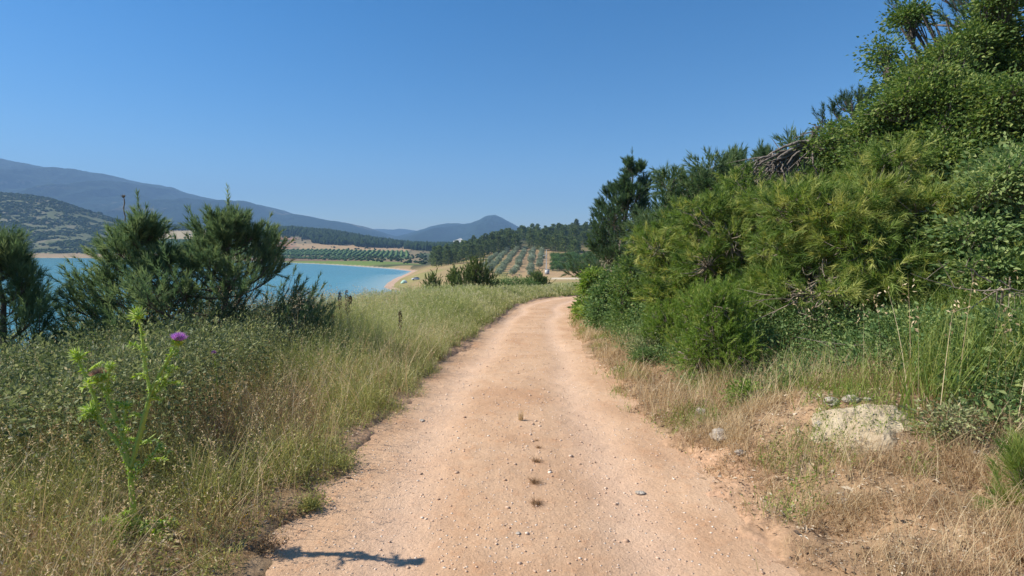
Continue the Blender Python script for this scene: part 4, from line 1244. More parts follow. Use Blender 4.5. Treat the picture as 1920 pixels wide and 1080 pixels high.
for i, (u, d, ll, lb) in enumerate([
    (1350, 5.9, [(1350, 640, 5.9, 55, 65, .25), (1345, 580, 6.0, 38, 45, .2), (1385, 670, 5.7, 35, 38, .18), (1305, 665, 6.1, 35, 40, .2)], 'bright feathery bush nearest the verge, left of the leafy herbs'),
    (1265, 8.2, [(1255, 615, 8.3, 50, 50, .3), (1290, 645, 7.8, 40, 40, .25), (1235, 650, 8.2, 30, 25, .2)], 'feathery green bush farther along the bank behind the nearest one'),
    (1400, 6.6, [(1400, 600, 6.7, 40, 55, .3), (1310, 590, 7.4, 40, 50, .3)], 'tall feathery bush leaning against the bushy pine')]):
    b = on(u, d)
    make_needle_mass('feathery_bush', b, lob(b, ll), M_feather, lb, 'feathery bushes on the right bank', 'bush', nsh=1300, k=30, needle=.05, nw=.007, shoot=.14, seed=650 + i, sr=.012, gap=.2, tintb=.45, outb=.5, upb=.7, spread=(.4, 1.0), droop=0, surf=.6)
for i, (u, v, r_, mt, lb) in enumerate([(1215, 655, 26, M_bramble, 'small pale flowering shrub on the bank edge before the bend'), (1210, 672, 16, M_bush, 'low grey green herb clump below the pale flowering shrub'),
        (1400, 745, 22, M_feather, 'small yellow green bush on the verge left of the pale mound'), (1780, 800, 38, M_bramble, 'small leafy seedling bush right of the pale mound')]):
    b = G(u, v + r_ * .7); d = b[1]
    make_broad('small_shrub', b, [(0, 0, r_ * d / 1000 * .8, r_ * d / 1000 * 1.3, r_ * d / 1000, r_ * d / 1000)], mt, lb, None, 'bush', 140 if i != 3 else 60, 14, .05, .035, .5, seed=660 + i, sr=.008, gap=.2)

# ------------------------------------------------------------ dead tree top
g = np.random.default_rng(77)
b = on(1500, 9.6)
r = empty('dead_tree', b, 'grey weathered dead tree top with drooping bare limbs, silhouetted above the bushy pine', 'dead tree')
def rel(u, v, d): return at(u, v, d) - b
main = np.array([[0, 0, -.2], rel(1500, 450, 9.6), rel(1470, 345, 9.5), rel(1490, 285, 9.5), rel(1530, 258, 9.5)])
tt = np.linspace(0, 1, 5); t2 = np.linspace(0, 1, 16)
main = np.stack([np.interp(t2, tt, main[:, k]) for k in range(3)], 1)
mb = MB(); tubes(mb, main, .085 * (1 - .35 * t2) * (1 + .18 * np.sin(t2 * 31)), 9); mb.build('trunk', M_dead, r, True)
mb = MB()
st = [(1528, 262), (1520, 268), (1505, 272), (1495, 280), (1480, 290), (1470, 300), (1460, 305), (1500, 275), (1485, 285), (1510, 268), (1475, 293), (1465, 300), (1530, 258), (1520, 262)]
en = [(1400, 345), (1420, 340), (1425, 352), (1440, 348), (1445, 356), (1460, 360), (1440, 330), (1455, 352), (1410, 322), (1418, 312), (1390, 318), (1475, 352), (1540, 240), (1548, 252)]
st += [(1535 - 6 * q_, 262 + 3.4 * q_) for q_ in range(12)]; en += [(1500 - 7.5 * q_ + g.normal(0, 12), 322 + 3.2 * q_ + g.normal(0, 10)) for q_ in range(12)]
for (a_, c_) in zip(st, en):
    A_ = rel(*a_, 9.5 + g.normal(0, .1))[None]; E2 = rel(*c_, 9.3 + g.normal(0, .25))[None]
    Cc = (A_ + E2) / 2 + np.array([[-.05, 0, .16]])
    P_ = bez(A_, Cc, E2, 9) + g.normal(0, .012, (1, 9, 3))
    rad_ = g.uniform(.014, .04)
    tubes(mb, P_, rad_ * np.linspace(1, .3, 9), 6)
    q = P_[0, 4:]; e_ = q + g.normal(0, .18, q.shape) + np.array([-.1, 0, -.12])
    tubes(mb, bez(q, (q + e_) / 2 + .03, e_, 5), np.linspace(.012, .004, 5), 4)
mb.build('branches', M_dead, r, True)

# bare hanging twig sprays
for i, (u, v, d, n_, sp, lb) in enumerate([(1500, 560, 6.0, 13, .40, 'spray of bare pale twigs hanging under the bushy pine in the centre of the bank'), (1880, 545, 4.4, 9, .28, 'bare white branching twig at the right edge above the tall grass'), (1750, 640, 4.7, 7, .24, 'thin bare twigs standing among the herbs behind the pale mound')]):
    c_ = at(u, v, d); mb = MB()
    A_ = c_[None] + g.normal(0, .05, (n_, 3)); E2 = c_[None] + g.normal(0, sp, (n_, 3)) * np.array([1, .5, .6]) + np.array([-.15, 0, -.12])
    P_ = bez(A_, (A_ + E2) / 2 + g.normal(0, .07, (n_, 3)), E2, 8) + g.normal(0, .006, (n_, 8, 3))
    tubes(mb, P_, np.linspace(.0065, .0022, 8), 4)
    q = P_[:, 4]; e_ = q + g.normal(0, .13, q.shape) + np.array([0, 0, -.06]); tubes(mb, bez(q, (q + e_) / 2 + .02, e_, 5), np.linspace(.0035, .0015, 5), 4)
    q = P_[:, 6]; e_ = q + g.normal(0, .10, q.shape); tubes(mb, bez(q, (q + e_) / 2 + .02, e_, 5), np.linspace(.003, .0012, 5), 4)
    base_ = np.array([c_[0] + .1, c_[1] + .15, gz(c_[0] + .1, c_[1] + .15)])
    tubes(mb, bez(base_[None], (base_ + c_)[None] / 2 + np.array([[.1, .1, 0]]), c_[None], 8), .009, 5)
    o = mb.build('bare_twigs', M_twig, None, True, origin=base_); o.location = base_
    tag(o, lb, 'bare twigs')
# ------------------------------------------------------------ grasses and weeds
S_CAM = float(np.interp(0.0, RL[:, 1], _ss))
def verge(n, s0, s1, e0, e1, power=1.0, g=rng, side=None):
    """points beside the road; more of them near the camera. e in metres right of the centre line"""
    if power == 0: s = g.uniform(s0, s1, n)
    else: s = np.exp(g.uniform(math.log(s0), math.log(s1), n))
    e = g.uniform(e0, e1, n)
    ssx = S_CAM + s
    cx_ = np.interp(ssx, _ss, RL[:, 0]); cy_ = np.interp(ssx, _ss, RL[:, 1])
    tx_ = np.interp(ssx, _ss, RT[:, 0]); ty_ = np.interp(ssx, _ss, RT[:, 1])
    x = cx_ + ty_ * e; y = cy_ - tx_ * e
    inview = (np.abs(x) < y * 1.04 + 1.1) & (y > .9)
    x, y, e, s = x[inview], y[inview], e[inview], s[inview]
    # ragged road edge
    w0 = 1.08 + (vnoise(s * 1.3, e * 0 + 3.3, 5) - .5) * -.3 + (vnoise(s * 3.1, e * 0 + 1.3, 15) - .5) * .3 + .12
    w0 = w0 + np.where(e < 0, .22 * np.interp(s, [2, 4.5, 6], [.5, .35, .0]), -.05)
    dens = sstep(0, .38, np.abs(e) - w0)
    k = g.random(len(x)) < dens * .97 + .002
    x, y, e, s = x[k], y[k], e[k], s[k]
    z = ground_h(x, y)
    return np.stack([x, y, z], 1), e, s, np.abs(e) - w0[k]

g = np.random.default_rng(21)
M_litter = leaf_mat('leaf_litter', [(0, (.07, .045, .03)), (.35, (.26, .17, .10)), (.7, (.52, .40, .26)), (1, (.74, .66, .52))], .1)
def low(P, H):
    uu_ = 960 + 1000 * P[:, 0] / P[:, 1]
    return H * (1 - .62 * sstep(110, 50, np.abs(uu_ - 250)) * (P[:, 1] < 3.5))
def width_at(P, base=.0022, k=.00075):
    d = np.hypot(P[:, 0], P[:, 1])
    return np.maximum(base, k * d)

# A: tangled green-brown weeds, near left
mb = MB()
P, e, s, q = verge(180000, 1.4, 10, -8, -1.0, 1, g)
def dryf(P, e):
    n_ = fbm(P[:, 0] * .9 + 3, P[:, 1] * .9, 210)
    return np.clip(np.exp(-((P[:, 1] - 5.1 - (n_ - .5) * 2) / 1.1) ** 2) * sstep(-1.7, -2.6, e) + sstep(.47, .55, n_) * .85 + .9 * np.exp(-((P[:, 0] + 2.0) / .8) ** 2 - ((P[:, 1] - 7.2) / 1.5) ** 2), 0, 1)
dry = dryf(P, e)
patch = fbm(P[:, 0] * 2.4, P[:, 1] * 2.4, 211)
keep = g.random(len(P)) < np.clip(1.1 - .85 * dry, 0, 1) * sstep(.33, .52, patch + .05)
P, q, dry, patch = P[keep], q[keep], dry[keep], patch[keep]
H = g.uniform(.10, .42, len(P)) * (.4 + .6 * sstep(0, .9, q)) * (.7 + .8 * patch)
H = low(P, H)
tn = np.clip(.15 + .75 * patch + g.normal(0, .17, len(P)) - .1, 0, 1)
tips = blades(mb, P - np.array([0, 0, .02]), H, g.uniform(.2, 1.2, len(P)), width_at(P) * 1.15, tn, .7, 3, 0, g)
# small leaves along the stems
k = g.random(len(P)) < .85
pp = P[k] + (tips[k] - P[k]) * g.uniform(.25, 1, (k.sum(), 1)); sz = g.uniform(.012, .034, k.sum())
leaves(mb, pp, rdir(len(pp), g) + np.array([0, 0, .3]), sz, sz * .38, np.clip(tn[k] + .05, 0, 1))
tag(mb.build('weeds', M_weed), 'tangled olive green weeds covering the left verge', 'weeds', kind='stuff')

# A2: broad-leaved tufts and long pale stems
mb = MB()
P, e, s, q = verge(6000, 1.5, 12, -7, -1.2, 1, g)
P = P[q > .15]
H = low(P, g.uniform(.3, .75, len(P)))
tips = blades(mb, P, H, g.uniform(.2, .9, len(P)), width_at(P, .003, .0008), g.uniform(.5, 1, len(P)), .6, 3, 0, g)
hl = 8
pp = (tips[:, None] + (P - tips)[:, None] * g.uniform(0, .3, (len(P), hl, 1))).reshape(-1, 3)
leaves(mb, pp, rdir(len(pp), g) + np.array([0, 0, .7]), .016, .006, np.repeat(g.uniform(.55, 1, len(P)), hl))
tag(mb.build('wild_oats', M_dry), 'pale bent straw stems standing through the left verge weeds', 'grass', kind='stuff')

# B: brown dry grass patches, left
mb = MB()
P, e, s, q = verge(130000, 1.4, 14, -7, -1.0, 1, g)
dry = dryf(P, e)
keep = g.random(len(P)) < .12 + .85 * dry
P, q, dry = P[keep], q[keep], dry[keep]
H = g.uniform(.08, .40, len(P)) * (.4 + .6 * sstep(0, .8, q)) * (.7 + .5 * dry)
H = low(P, H)
tn = np.clip(.28 + g.normal(0, .2, len(P)) + .25 * fbm(P[:, 0] * 3, P[:, 1] * 3, 212), 0, 1)
blades(mb, P - np.array([0, 0, .02]), H, g.uniform(.2, 1.3, len(P)), width_at(P), tn, .7, 2, 0, g)
tag(mb.build('brown_grass', M_dry), 'reddish brown dry grass in patches on the left verge', 'grass', kind='stuff')

# C: tall grass along the left verge up to the bend
mb = MB()
P, e, s, q = verge(210000, 5.5, 60, -9, -1.05, 1, g)
near_ = sstep(4.5, 8.5, P[:, 1] - .5 * (-e - 2))
keep = g.random(len(P)) < near_ * (.55 + .45 * sstep(.35, .5, fbm(P[:, 0] * 1.3, P[:, 1] * 1.3, 215)))
P, e, q, s = P[keep], e[keep], q[keep], s[keep]
hh = .30 + .55 * sstep(0, 1.6, q)
hh = hh * (1 - .45 * sstep(9, 5.5, P[:, 1])) * np.interp(s, [0, 22, 30, 60], [1, 1, .7, .6])
H = hh * g.uniform(.55, 1.25, len(P)) * (.8 + .4 * fbm(P[:, 0] * .8, P[:, 1] * .8, 216))
tn = np.clip(.36 + .6 * (fbm(P[:, 0] * .5, P[:, 1] * .5, 217) - .3) + g.normal(0, .16, len(P)), 0, 1)
tips = blades(mb, P - np.array([0, 0, .03]), H, g.uniform(.1, .75, len(P)), width_at(P, .003, .00075), tn, .6, 2, 0, g)
k = g.random(len(P)) < .45
tp = tips[k]; n = len(tp); hl = 4; sz = np.repeat(np.maximum(.02, .0028 * tp[:, 1]), hl)
pp = (tp[:, None] + g.normal(0, .012, (n, hl, 3)) + np.array([0, 0, -1]) * g.uniform(0, .12, (n, hl, 1))).reshape(-1, 3)
leaves(mb, pp, rdir(n * hl, g) * .6 + np.array([0, 0, 1]), sz, sz * .35, np.clip(np.repeat(tn[k], hl) + .3, 0, 1))
tag(mb.build('tall_grass', M_tall), 'long olive and straw coloured grass lining the left of the road to the bend', 'grass', kind='stuff')

# C2: grass beyond the road at the bend
mb = MB()
n = 60000
d = g.uniform(36, 75, n); x = d * (g.uniform(700, 1130, n) - 960) / 1000
e_, zr_, s_ = road_e(x, d)
k = np.abs(e_) > 1.45; x, d = x[k], d[k]
P = np.stack([x, d, ground_h(x, d)], 1)
H = g.uniform(.25, .6, len(P)); tn = np.clip(.5 + g.normal(0, .15, len(P)) + .4 * (fbm(x * .2, d * .1, 219) - .5), 0, 1)
blades(mb, P, H, g.uniform(.1, .6, len(P)), width_at(P, .003, .0009), tn, .6, 2, 0, g)
tag(mb.build('meadow_grass', M_tall), 'pale yellow green meadow grass beyond the bend', 'grass', kind='stuff')

# D: leafy thicket
mb = MB()
nC = 6400
P, e, s, q = verge(nC * 6, 3.0, 13, -8.5, -2.5, 1, g)
cresth = np.interp(P[:, 1], [3, 5, 8, 11, 13], [.62, .66, .62, .55, .4])
inside = sstep(-2.1, -3.3, e + .25 * (P[:, 1] - 6) + (fbm(P[:, 0], P[:, 1], 220) - .5) * 1.5) * sstep(2.6, 4.2, P[:, 1])
inside = inside * sstep(13.5, 10, P[:, 1])
keep = g.random(len(P)) < inside
P, e = P[keep][:nC], e[keep][:nC]; cresth = cresth[keep][:nC]
hgt = cresth * (.35 + 1.3 * fbm(P[:, 0] * 1.1, P[:, 1] * 1.1, 221)) * g.random(len(P)) ** .45
C_ = P + np.stack([0 * hgt, 0 * hgt, hgt], 1)
per = 24
off = g.normal(0, 1, (len(C_), per, 3)) * np.array([.10, .10, .075])
sz = np.exp(g.normal(math.log(.026), .38, len(C_) * per))
tn = np.clip(.42 + g.normal(0, .16, (len(C_), 1)) + g.normal(0, .13, (len(C_), per)), 0, 1)
leaves(mb, (C_[:, None] + off).reshape(-1, 3), (off / .1 + np.array([0, 0, .5])).reshape(-1, 3), sz, sz * .5, tn.ravel())
st = g.random(len(P)) < .5
a0 = P[st]; a1 = C_[st] + np.array([0, 0, .12]); md = (a0 + a1) / 2 + g.normal(0, .1, a0.shape)
tubes(mb, bez(a0, md, a1, 6), np.linspace(.004, .0015, 6), 3, .75)
tag(mb.build('thicket', M_bramble), 'grey green leafy thicket crowding the crest of the left bank under the pines', 'thicket', kind='stuff')

# thin airy heads above the crest against the lake
mb = MB()
P, e, s, q = verge(7000, 7, 20, -7.5, -2.8, 1, g)
P = P[g.random(len(P)) < .28]
H = g.uniform(.75, 1.25, len(P)) * np.interp(P[:, 1], [7, 20], [1, .8])
tips = blades(mb, P, H, g.uniform(.05, .4, len(P)), width_at(P, .003, .0005), .8, .5, 3, 0, g)
hl = 12; n = len(tips)
pp = (tips[:, None] + g.normal(0, .035, (n, hl, 3)) + np.array([0, 0, -1]) * g.uniform(0, .2, (n, hl, 1))).reshape(-1, 3)
leaves(mb, pp, rdir(n * hl, g) + np.array([0, 0, .4]), .03, .010, g.uniform(.6, 1, n * hl))
tag(mb.build('feathery_seed_heads', M_dry), 'airy whitish seed heads against the lake', 'grass', kind='stuff')

# E: dry matted grass, right
mb = MB()
P, e, s, q = verge(360000, 1.4, 26, 1.0, 5.6, 1, g)
pn = fbm(P[:, 0] * 1.6, P[:, 1] * 1.6, 225); pn2 = fbm(P[:, 0] * 4, P[:, 1] * 4, 226)
mound = np.exp(-(((P[:, 0] - 2.62) / .42) ** 2 + ((P[:, 1] - 3.98) / .34) ** 2) * 1.0)
keep = (g.random(len(P)) < (.12 + .88 * sstep(.36, .54, pn2)) * (.35 + .65 * sstep(.35, .5, pn)) * (1 - np.clip(mound * 1.8, 0, 1)))
P, q, pn, pn2 = P[keep], q[keep], pn[keep], pn2[keep]
H = g.uniform(.03, .155, len(P)) * (.35 + .65 * sstep(0, .7, q)) * (.3 + 1.5 * sstep(.35, .65, pn2))
tn = np.clip(.48 + g.normal(0, .24, len(P)) + .9 * (pn - .5), 0, 1)
blades(mb, P - np.array([0, 0, .01]), H, g.uniform(.3, 1.6, len(P)), width_at(P), tn, .7, 2, 0, g)
P2, e2, s2, q2 = verge(26000, 1.5, 20, 1.3, 5.0, 1, g)
P2 = P2[(fbm(P2[:, 0] * 1.3, P2[:, 1] * 1.3, 227) > .53) & (np.hypot(P2[:, 0] - 2.62, P2[:, 1] - 3.9) > .55)]
blades(mb, P2, g.uniform(.15, .42, len(P2)), g.uniform(.2, .8, len(P2)), width_at(P2), g.uniform(.45, 1, len(P2)), .6, 3, 0, g)
tag(mb.build('dry_verge_grass', M_dry), 'matted straw and rust coloured dry grass on the right verge', 'grass', kind='stuff')

# E2: leaf litter, chips and broken stems on both verges
mb = MB()
P, e, s, q = verge(90000, 1.4, 12, 1.0, 5.4, 1, g); P2, e2, s2, q2 = verge(50000, 1.4, 9, -6, -1.0, 1, g)
P = np.concatenate([P, P2]) + np.array([0, 0, .006]); sz = np.exp(g.normal(math.log(.016), .5, len(P)))
leaves(mb, P, g.normal(size=(len(P), 3)) * np.array([1, 1, .35]), sz, sz * g.uniform(.15, .6, len(P)), g.random(len(P)), .2, 0, 1.5)
tag(mb.build('litter', M_litter), 'dry leaf litter and broken stems strewn over both verges', 'litter', kind='stuff')

# F: green sprigs on the right verge
mb = MB()
P, e, s, q = verge(60000, 1.4, 22, 1.1, 5.2, 1, g)
keep = sstep(.51, .58, fbm(P[:, 0] * 1.9 + 7, P[:, 1] * 1.9, 229)) > g.random(len(P))
P = P[keep]
tips = blades(mb, P, g.uniform(.05, .22, len(P)), g.uniform(.2, .9, len(P)), width_at(P), g.uniform(.1, .75, len(P)), .6, 2, 0, g)
pp = P + (tips - P) * g.uniform(.2, 1, (len(P), 1)); sz = g.uniform(.01, .028, len(P))
leaves(mb, pp, rdir(len(pp), g) + np.array([0, 0, .4]), sz, sz * .45, g.uniform(.2, .8, len(P)))
tag(mb.build('green_sprigs', M_rank), 'fresh green sprigs scattered through the dry grass on the right', 'weeds', kind='stuff')

# G: undergrowth at the foot of the bushes
mb = MB()
P, e, s, q = verge(40000, 3.2, 17, 1.9, 5.6, 1, g)
foot = np.interp(P[:, 1], [3, 4.5, 6, 9, 14, 18], [3.1, 2.7, 2.15, 1.75, 1.6, 1.6])
keep = (P[:, 0] > foot + (fbm(P[:, 0] * 2, P[:, 1] * 2, 231) - .5) * .7) & (P[:, 0] < foot + 1.8) & (np.hypot(P[:, 0] - 2.6, P[:, 1] - 4) > .7)
P = P[keep]; foot = foot[keep]
h_ = (.06 + .5 * sstep(0, 1.2, P[:, 0] - foot)) * (.5 + fbm(P[:, 0] * 1.5, P[:, 1] * 1.5, 232))
C_ = P + np.stack([0 * h_, 0 * h_, h_ * g.random(len(P)) ** .5], 1)
C_ = C_[:5600]; per = 20
off = g.normal(0, 1, (len(C_), per, 3)) * np.array([.085, .085, .05])
sz = np.exp(g.normal(math.log(.027), .42, len(C_) * per))
tn = np.clip(.5 + g.normal(0, .26, (len(C_), 1)) + g.normal(0, .14, (len(C_), per)), 0, 1)
leaves(mb, (C_[:, None] + off).reshape(-1, 3), (off / .08 + np.array([0, 0, .5])).reshape(-1, 3), sz, sz * .5, tn.ravel())
tag(mb.build('undergrowth', M_bush), 'low leafy green herbs at the foot of the right bushes', 'undergrowth', kind='stuff')

# H: rank tall grass at the right edge and along the bush foot
mb = MB()
n = 6000
y = g.uniform(3.7, 6.2, n); u = 1700 + 330 * g.random(n) ** .7
x = (u - 960) / 1000 * y
P = np.stack([x, y, ground_h(x, y)], 1)
P = P[fbm(P[:, 0] * 3, P[:, 1] * 3, 236) > .40]
tips = blades(mb, P, g.uniform(.25, .85, len(P)), g.uniform(.1, .8, len(P)), g.uniform(.004, .010, len(P)), g.uniform(.15, .85, len(P)), .6, 4, 0, g)
n = 900
P, e, s, q = verge(n * 4, 3.6, 14, 2.0, 4.2, 1, g)
foot = np.interp(P[:, 1], [3, 4.5, 6, 9, 14, 18], [3.1, 2.7, 2.15, 1.75, 1.6, 1.6])
P = P[(np.abs(P[:, 0] - foot - .15) < .4) & (fbm(P[:, 0] * 2.5, P[:, 1] * 2.5, 238) > .45)][:n]
blades(mb, P, g.uniform(.15, .55, len(P)), g.uniform(.1, .7, len(P)), width_at(P, .003), g.uniform(.2, 1, len(P)), .6, 3, 0, g)
tag(mb.build('rank_grass', M_rank), 'rank green grass blades rising at the right edge and along the bushes', 'grass', kind='stuff')
# tall straw stalks with seed heads
mb = MB()
pts = []
for (u, v) in ((1735, 790), (1745, 800), (1762, 800), (1700, 760), (1625, 740), (1575, 735), (1540, 720), (1545, 715), (1870, 800), (1885, 810), (1860, 790), (1840, 780), (1650, 745), (1800, 770), (1905, 820), (1530, 718), (1690, 750)):
    pts.append(G(u, v))
P = np.repeat(np.array(pts), 1, 0) + g.normal(0, .03, (len(pts), 3)) * np.array([1, 1, 0])
tips = blades(mb, P, g.uniform(.6, 1.15, len(P)), g.uniform(.05, .3, len(P)), .006, g.uniform(.55, .95, len(P)), .5, 5, 0, g)
hl = 9
pp = (tips[:, None] + g.normal(0, .02, (len(P), hl, 3)) + np.array([0, 0, -1]) * g.uniform(0, .22, (len(P), hl, 1))).reshape(-1, 3)
leaves(mb, pp, rdir(len(pp), g) * .5 + np.array([0, 0, -.4]), .03, .012, g.uniform(.6, 1, len(pp)))
tag(mb.build('straw_stalks', M_dry), 'tall straw stalks with drooping heads before the right bushes', 'grass', kind='stuff')

# ------------------------------------------------------------ stones
def rock_mesh(mb, c, r, g, sub=2, flat=.6, tint=.5, rough_=.16):
    import bmesh
    V, Fc = RK[sub]
    dd = nrm(V + g.normal(0, .01, V.shape))
    k = 1 + rough_ * np.sin(V @ g.normal(0, 2.2, 3) + g.random() * 6) + rough_ * .6 * np.sin(V @ g.normal(0, 4.5, 3) + g.random() * 6) + g.normal(0, rough_ * .18, len(V))
    W = dd * k[:, None] * np.array([r * g.uniform(.8, 1.3), r * g.uniform(.8, 1.2), r * flat])
    mb.add(W + np.asarray(c), Fc, tint)
RK = {1: blob_unit(rng, 1), 2: blob_unit(rng, 2), 3: blob_unit(rng, 3)}
M_gravel = leaf_mat('gravel_stone', [(0, (.46, .30, .20)), (.5, (.68, .49, .35)), (1, (.82, .70, .57))], 0, .9, .1)
n = 5200
s = np.exp(g.uniform(math.log(1.8), math.log(26), n)); e = g.normal(0, .75, n); e = np.clip(e, -1.8, 1.8)
ssx = S_CAM + s
x = np.interp(ssx, _ss, RL[:, 0]) + e; y = np.interp(ssx, _ss, RL[:, 1])
z = np.maximum(road_surf(x, y), ground_h(x, y))
r_ = np.exp(g.normal(math.log(.0034), .5, n)) * (1 + .06 * y); r_ = np.minimum(r_, .018)
V0, F0 = RK[1]; k0 = len(V0)
V = V0[None] * (1 + g.uniform(-.28, .28, (n, k0))[..., None]) * r_[:, None, None] * np.array([1.1, 1, .6]) + np.stack([x, y, z + r_ * .2], 1)[:, None]
mb = MB(); mb.add(V.reshape(-1, 3), (F0[None] + (np.arange(n) * k0)[:, None, None]).reshape(-1, 3), np.repeat(g.random(n) ** 1.2, k0))
tag(mb.build('gravel', M_gravel), 'loose small stones strewn over the dirt road', 'gravel', kind='stuff')

M_lime = solid_mat('pale_limestone', (.34, .27, .20), (.60, .53, .44), 11, .9, .7, 45)
for (u, v, rp, lb) in ((1349, 818, 17, 'largest loose pale stone at the right road edge'), (1316, 772, 12, 'pale stone above the largest one, half hidden in dry grass'), (1388, 848, 8, 'small pale stone just right of the largest loose one'),
        (1558, 752, 11, 'flat white stone at the upper left rim of the pale mound'), (1596, 750, 12, 'grey stone at the top rim of the pale mound'), (1625, 747, 7, 'little white stone at the top right rim of the pale mound'),
        (1822, 848, 9, 'grey stone left of its pair on the dry grass at the right'), (1838, 850, 8, 'grey stone right of its pair on the dry grass at the right'), (1582, 938, 8, 'small white stone in the dry grass below the pale mound'),
        (1200, 928, 9, 'flat pale stone lying in the right wheel track'), (1457, 640, 6, 'pale stone at the foot of the feathery bushes'), (1535, 795, 7, 'pale stone at the left rim of the pale mound'),
        (971, 1015, 5, 'small white pebble between the tufts and the bottom of the road'), (792, 792, 5, 'dark pebble in the left wheel track')):
    c_ = G(u, v + rp * .5)
    if 700 < u < 1250: c_[2] = road_surf(np.array([c_[0]]), np.array([c_[1]]))[0]
    r0 = rp * c_[1] / 1000
    mb = MB(); rock_mesh(mb, (0, 0, r0 * (.35 if rp > 7 and u > 1250 else .15)), r0, g, 3, .7 if u > 1250 else .4)
    o = mb.build('stone', M_lime, None, True); o.location = tuple(c_); tag(o, lb, 'stone')
# pale mound
c_ = G(1618, 800)
nr, na = 40, 72
rad = np.linspace(0, 1, nr); an = np.linspace(0, 2 * math.pi, na, endpoint=False)
RRm, AA = np.meshgrid(rad, an, indexing='ij')
edge = 1 + .18 * np.sin(AA * 3 + 1) + .1 * np.sin(AA * 7)
X = RRm * edge * .35 * np.cos(AA); Y = RRm * edge * .27 * np.sin(AA)
hz_ = ground_h(X + c_[0], Y + c_[1]) - c_[2]
Z = hz_ + .085 * np.clip(1 - RRm ** 2, 0, 1) - .012 + (fbm((X + 9) * 12, (Y + 9) * 12, 240, 5) - .5) * .045 * (1 - RRm ** 4) - .06 * (RRm > .97)
Z = Z + .006 * (np.abs(((X * 26 + Y * 17 + 1.5 * fbm(X * 7 + 4, Y * 7 + 4, 241)) % 1) - .5) - .25)
i = np.arange(nr * na).reshape(nr, na)
a = i[:-1]; b_ = np.roll(i, -1, 1)[:-1]; cc_ = np.roll(i, -1, 1)[1:]; d_ = i[1:]
mb = MB(); mb.add(np.stack([X, Y, Z], -1), np.stack([a, d_, cc_, b_], -1).reshape(-1, 4))
M_marl = solid_mat('pale_marl', (.40, .30, .19), (.55, .45, .30), 7, .95, .6, 30)
o = mb.build('marl_mound', M_marl, None, False); o.location = tuple(c_)
tag(o, 'pale yellowish crumbly hump of bare marl in the dry grass on the right verge', 'mound')

# ------------------------------------------------------------ tufts on the road
for i, (u, v, r0, h0, nb, tn0, lb) in enumerate(((977, 788, .045, .12, 60, .7, 'upright straw coloured tuft, farthest up the road centre'), (1005, 826, .03, .03, 26, .4, 'tiny flat dry tuft just below the upright straw tuft'),
      (1009, 840, .035, .04, 40, .3, 'small dark tuft between the tiny flat one and the greener one'), (1006, 866, .05, .05, 90, .35, 'greenish brown tuft, third from the bottom of the road'),
      (1002, 905, .055, .055, 110, .4, 'spreading brown tuft, second from the bottom of the road'), (1004, 945, .065, .05, 130, .35, 'widest flattened tuft, nearest the bottom of the road'))):
    c_ = at(u, v, 1); dlt = c_ - np.array([0, 0, CAMZ]); tsc = 1.0
    for _ in range(12):
        p_ = np.array([0, 0, CAMZ]) + dlt * tsc; zz = road_surf(np.array([p_[0]]), np.array([p_[1]]))[0]; tsc *= (CAMZ - zz) / max(CAMZ - p_[2], .01)
    mb = MB(); a_ = g.random(nb) * 6.28; rr_ = r0 * g.random(nb) ** .7 * .5
    Pb = np.stack([rr_ * np.cos(a_), rr_ * np.sin(a_), np.full(nb, -.004)], 1)
    blades(mb, Pb, g.uniform(.5, 1.2, nb) * h0, g.uniform(.1, .5, nb) if i == 0 else g.uniform(.7, 1.9, nb), .0035, np.clip(tn0 - (.0 if i == 0 else .25) + g.normal(0, .15, nb), 0, 1), .5, 3, 0, g)
    o = mb.build('grass_tuft', M_dry); o.location = (p_[0], p_[1], zz); tag(o, lb, 'grass tuft')
# weeds creeping over the left road edge
for i, (u, v, r0, lb) in enumerate(((640, 875, .12, 'dark sprawling weed at the left road edge, above the dry patch'), (585, 955, .12, 'bushy weed on the bare soil at the bottom left of the road'), (500, 1040, .13, 'dry twiggy weed casting a shadow at the bottom left'), (820, 672, .12, 'low weed reaching onto the road halfway up its left edge'))):
    c_ = G(u, v); mb = MB(); nb = 120
    a_ = g.random(nb) * 6.28; rr_ = r0 * g.random(nb) ** .7 * .4
    Pb = np.stack([rr_ * np.cos(a_), rr_ * np.sin(a_), np.zeros(nb)], 1)
    tips = blades(mb, Pb, g.uniform(.4, 1.2, nb) * .11, g.uniform(.5, 1.7, nb), .003, g.uniform(.1, .7, nb), .5, 3, 0, g)
    pp = np.repeat(Pb + (tips - Pb) * g.uniform(.3, 1, (nb, 1)), 5, 0) + g.normal(0, .01, (nb * 5, 3))
    leaves(mb, pp, rdir(len(pp), g) + np.array([0, 0, .3]), .018, .007, g.uniform(.1, .7, len(pp)))
    o = mb.build('road_edge_weed', M_weed if i != 2 else M_dry); o.location = tuple(c_); tag(o, lb, 'weed')

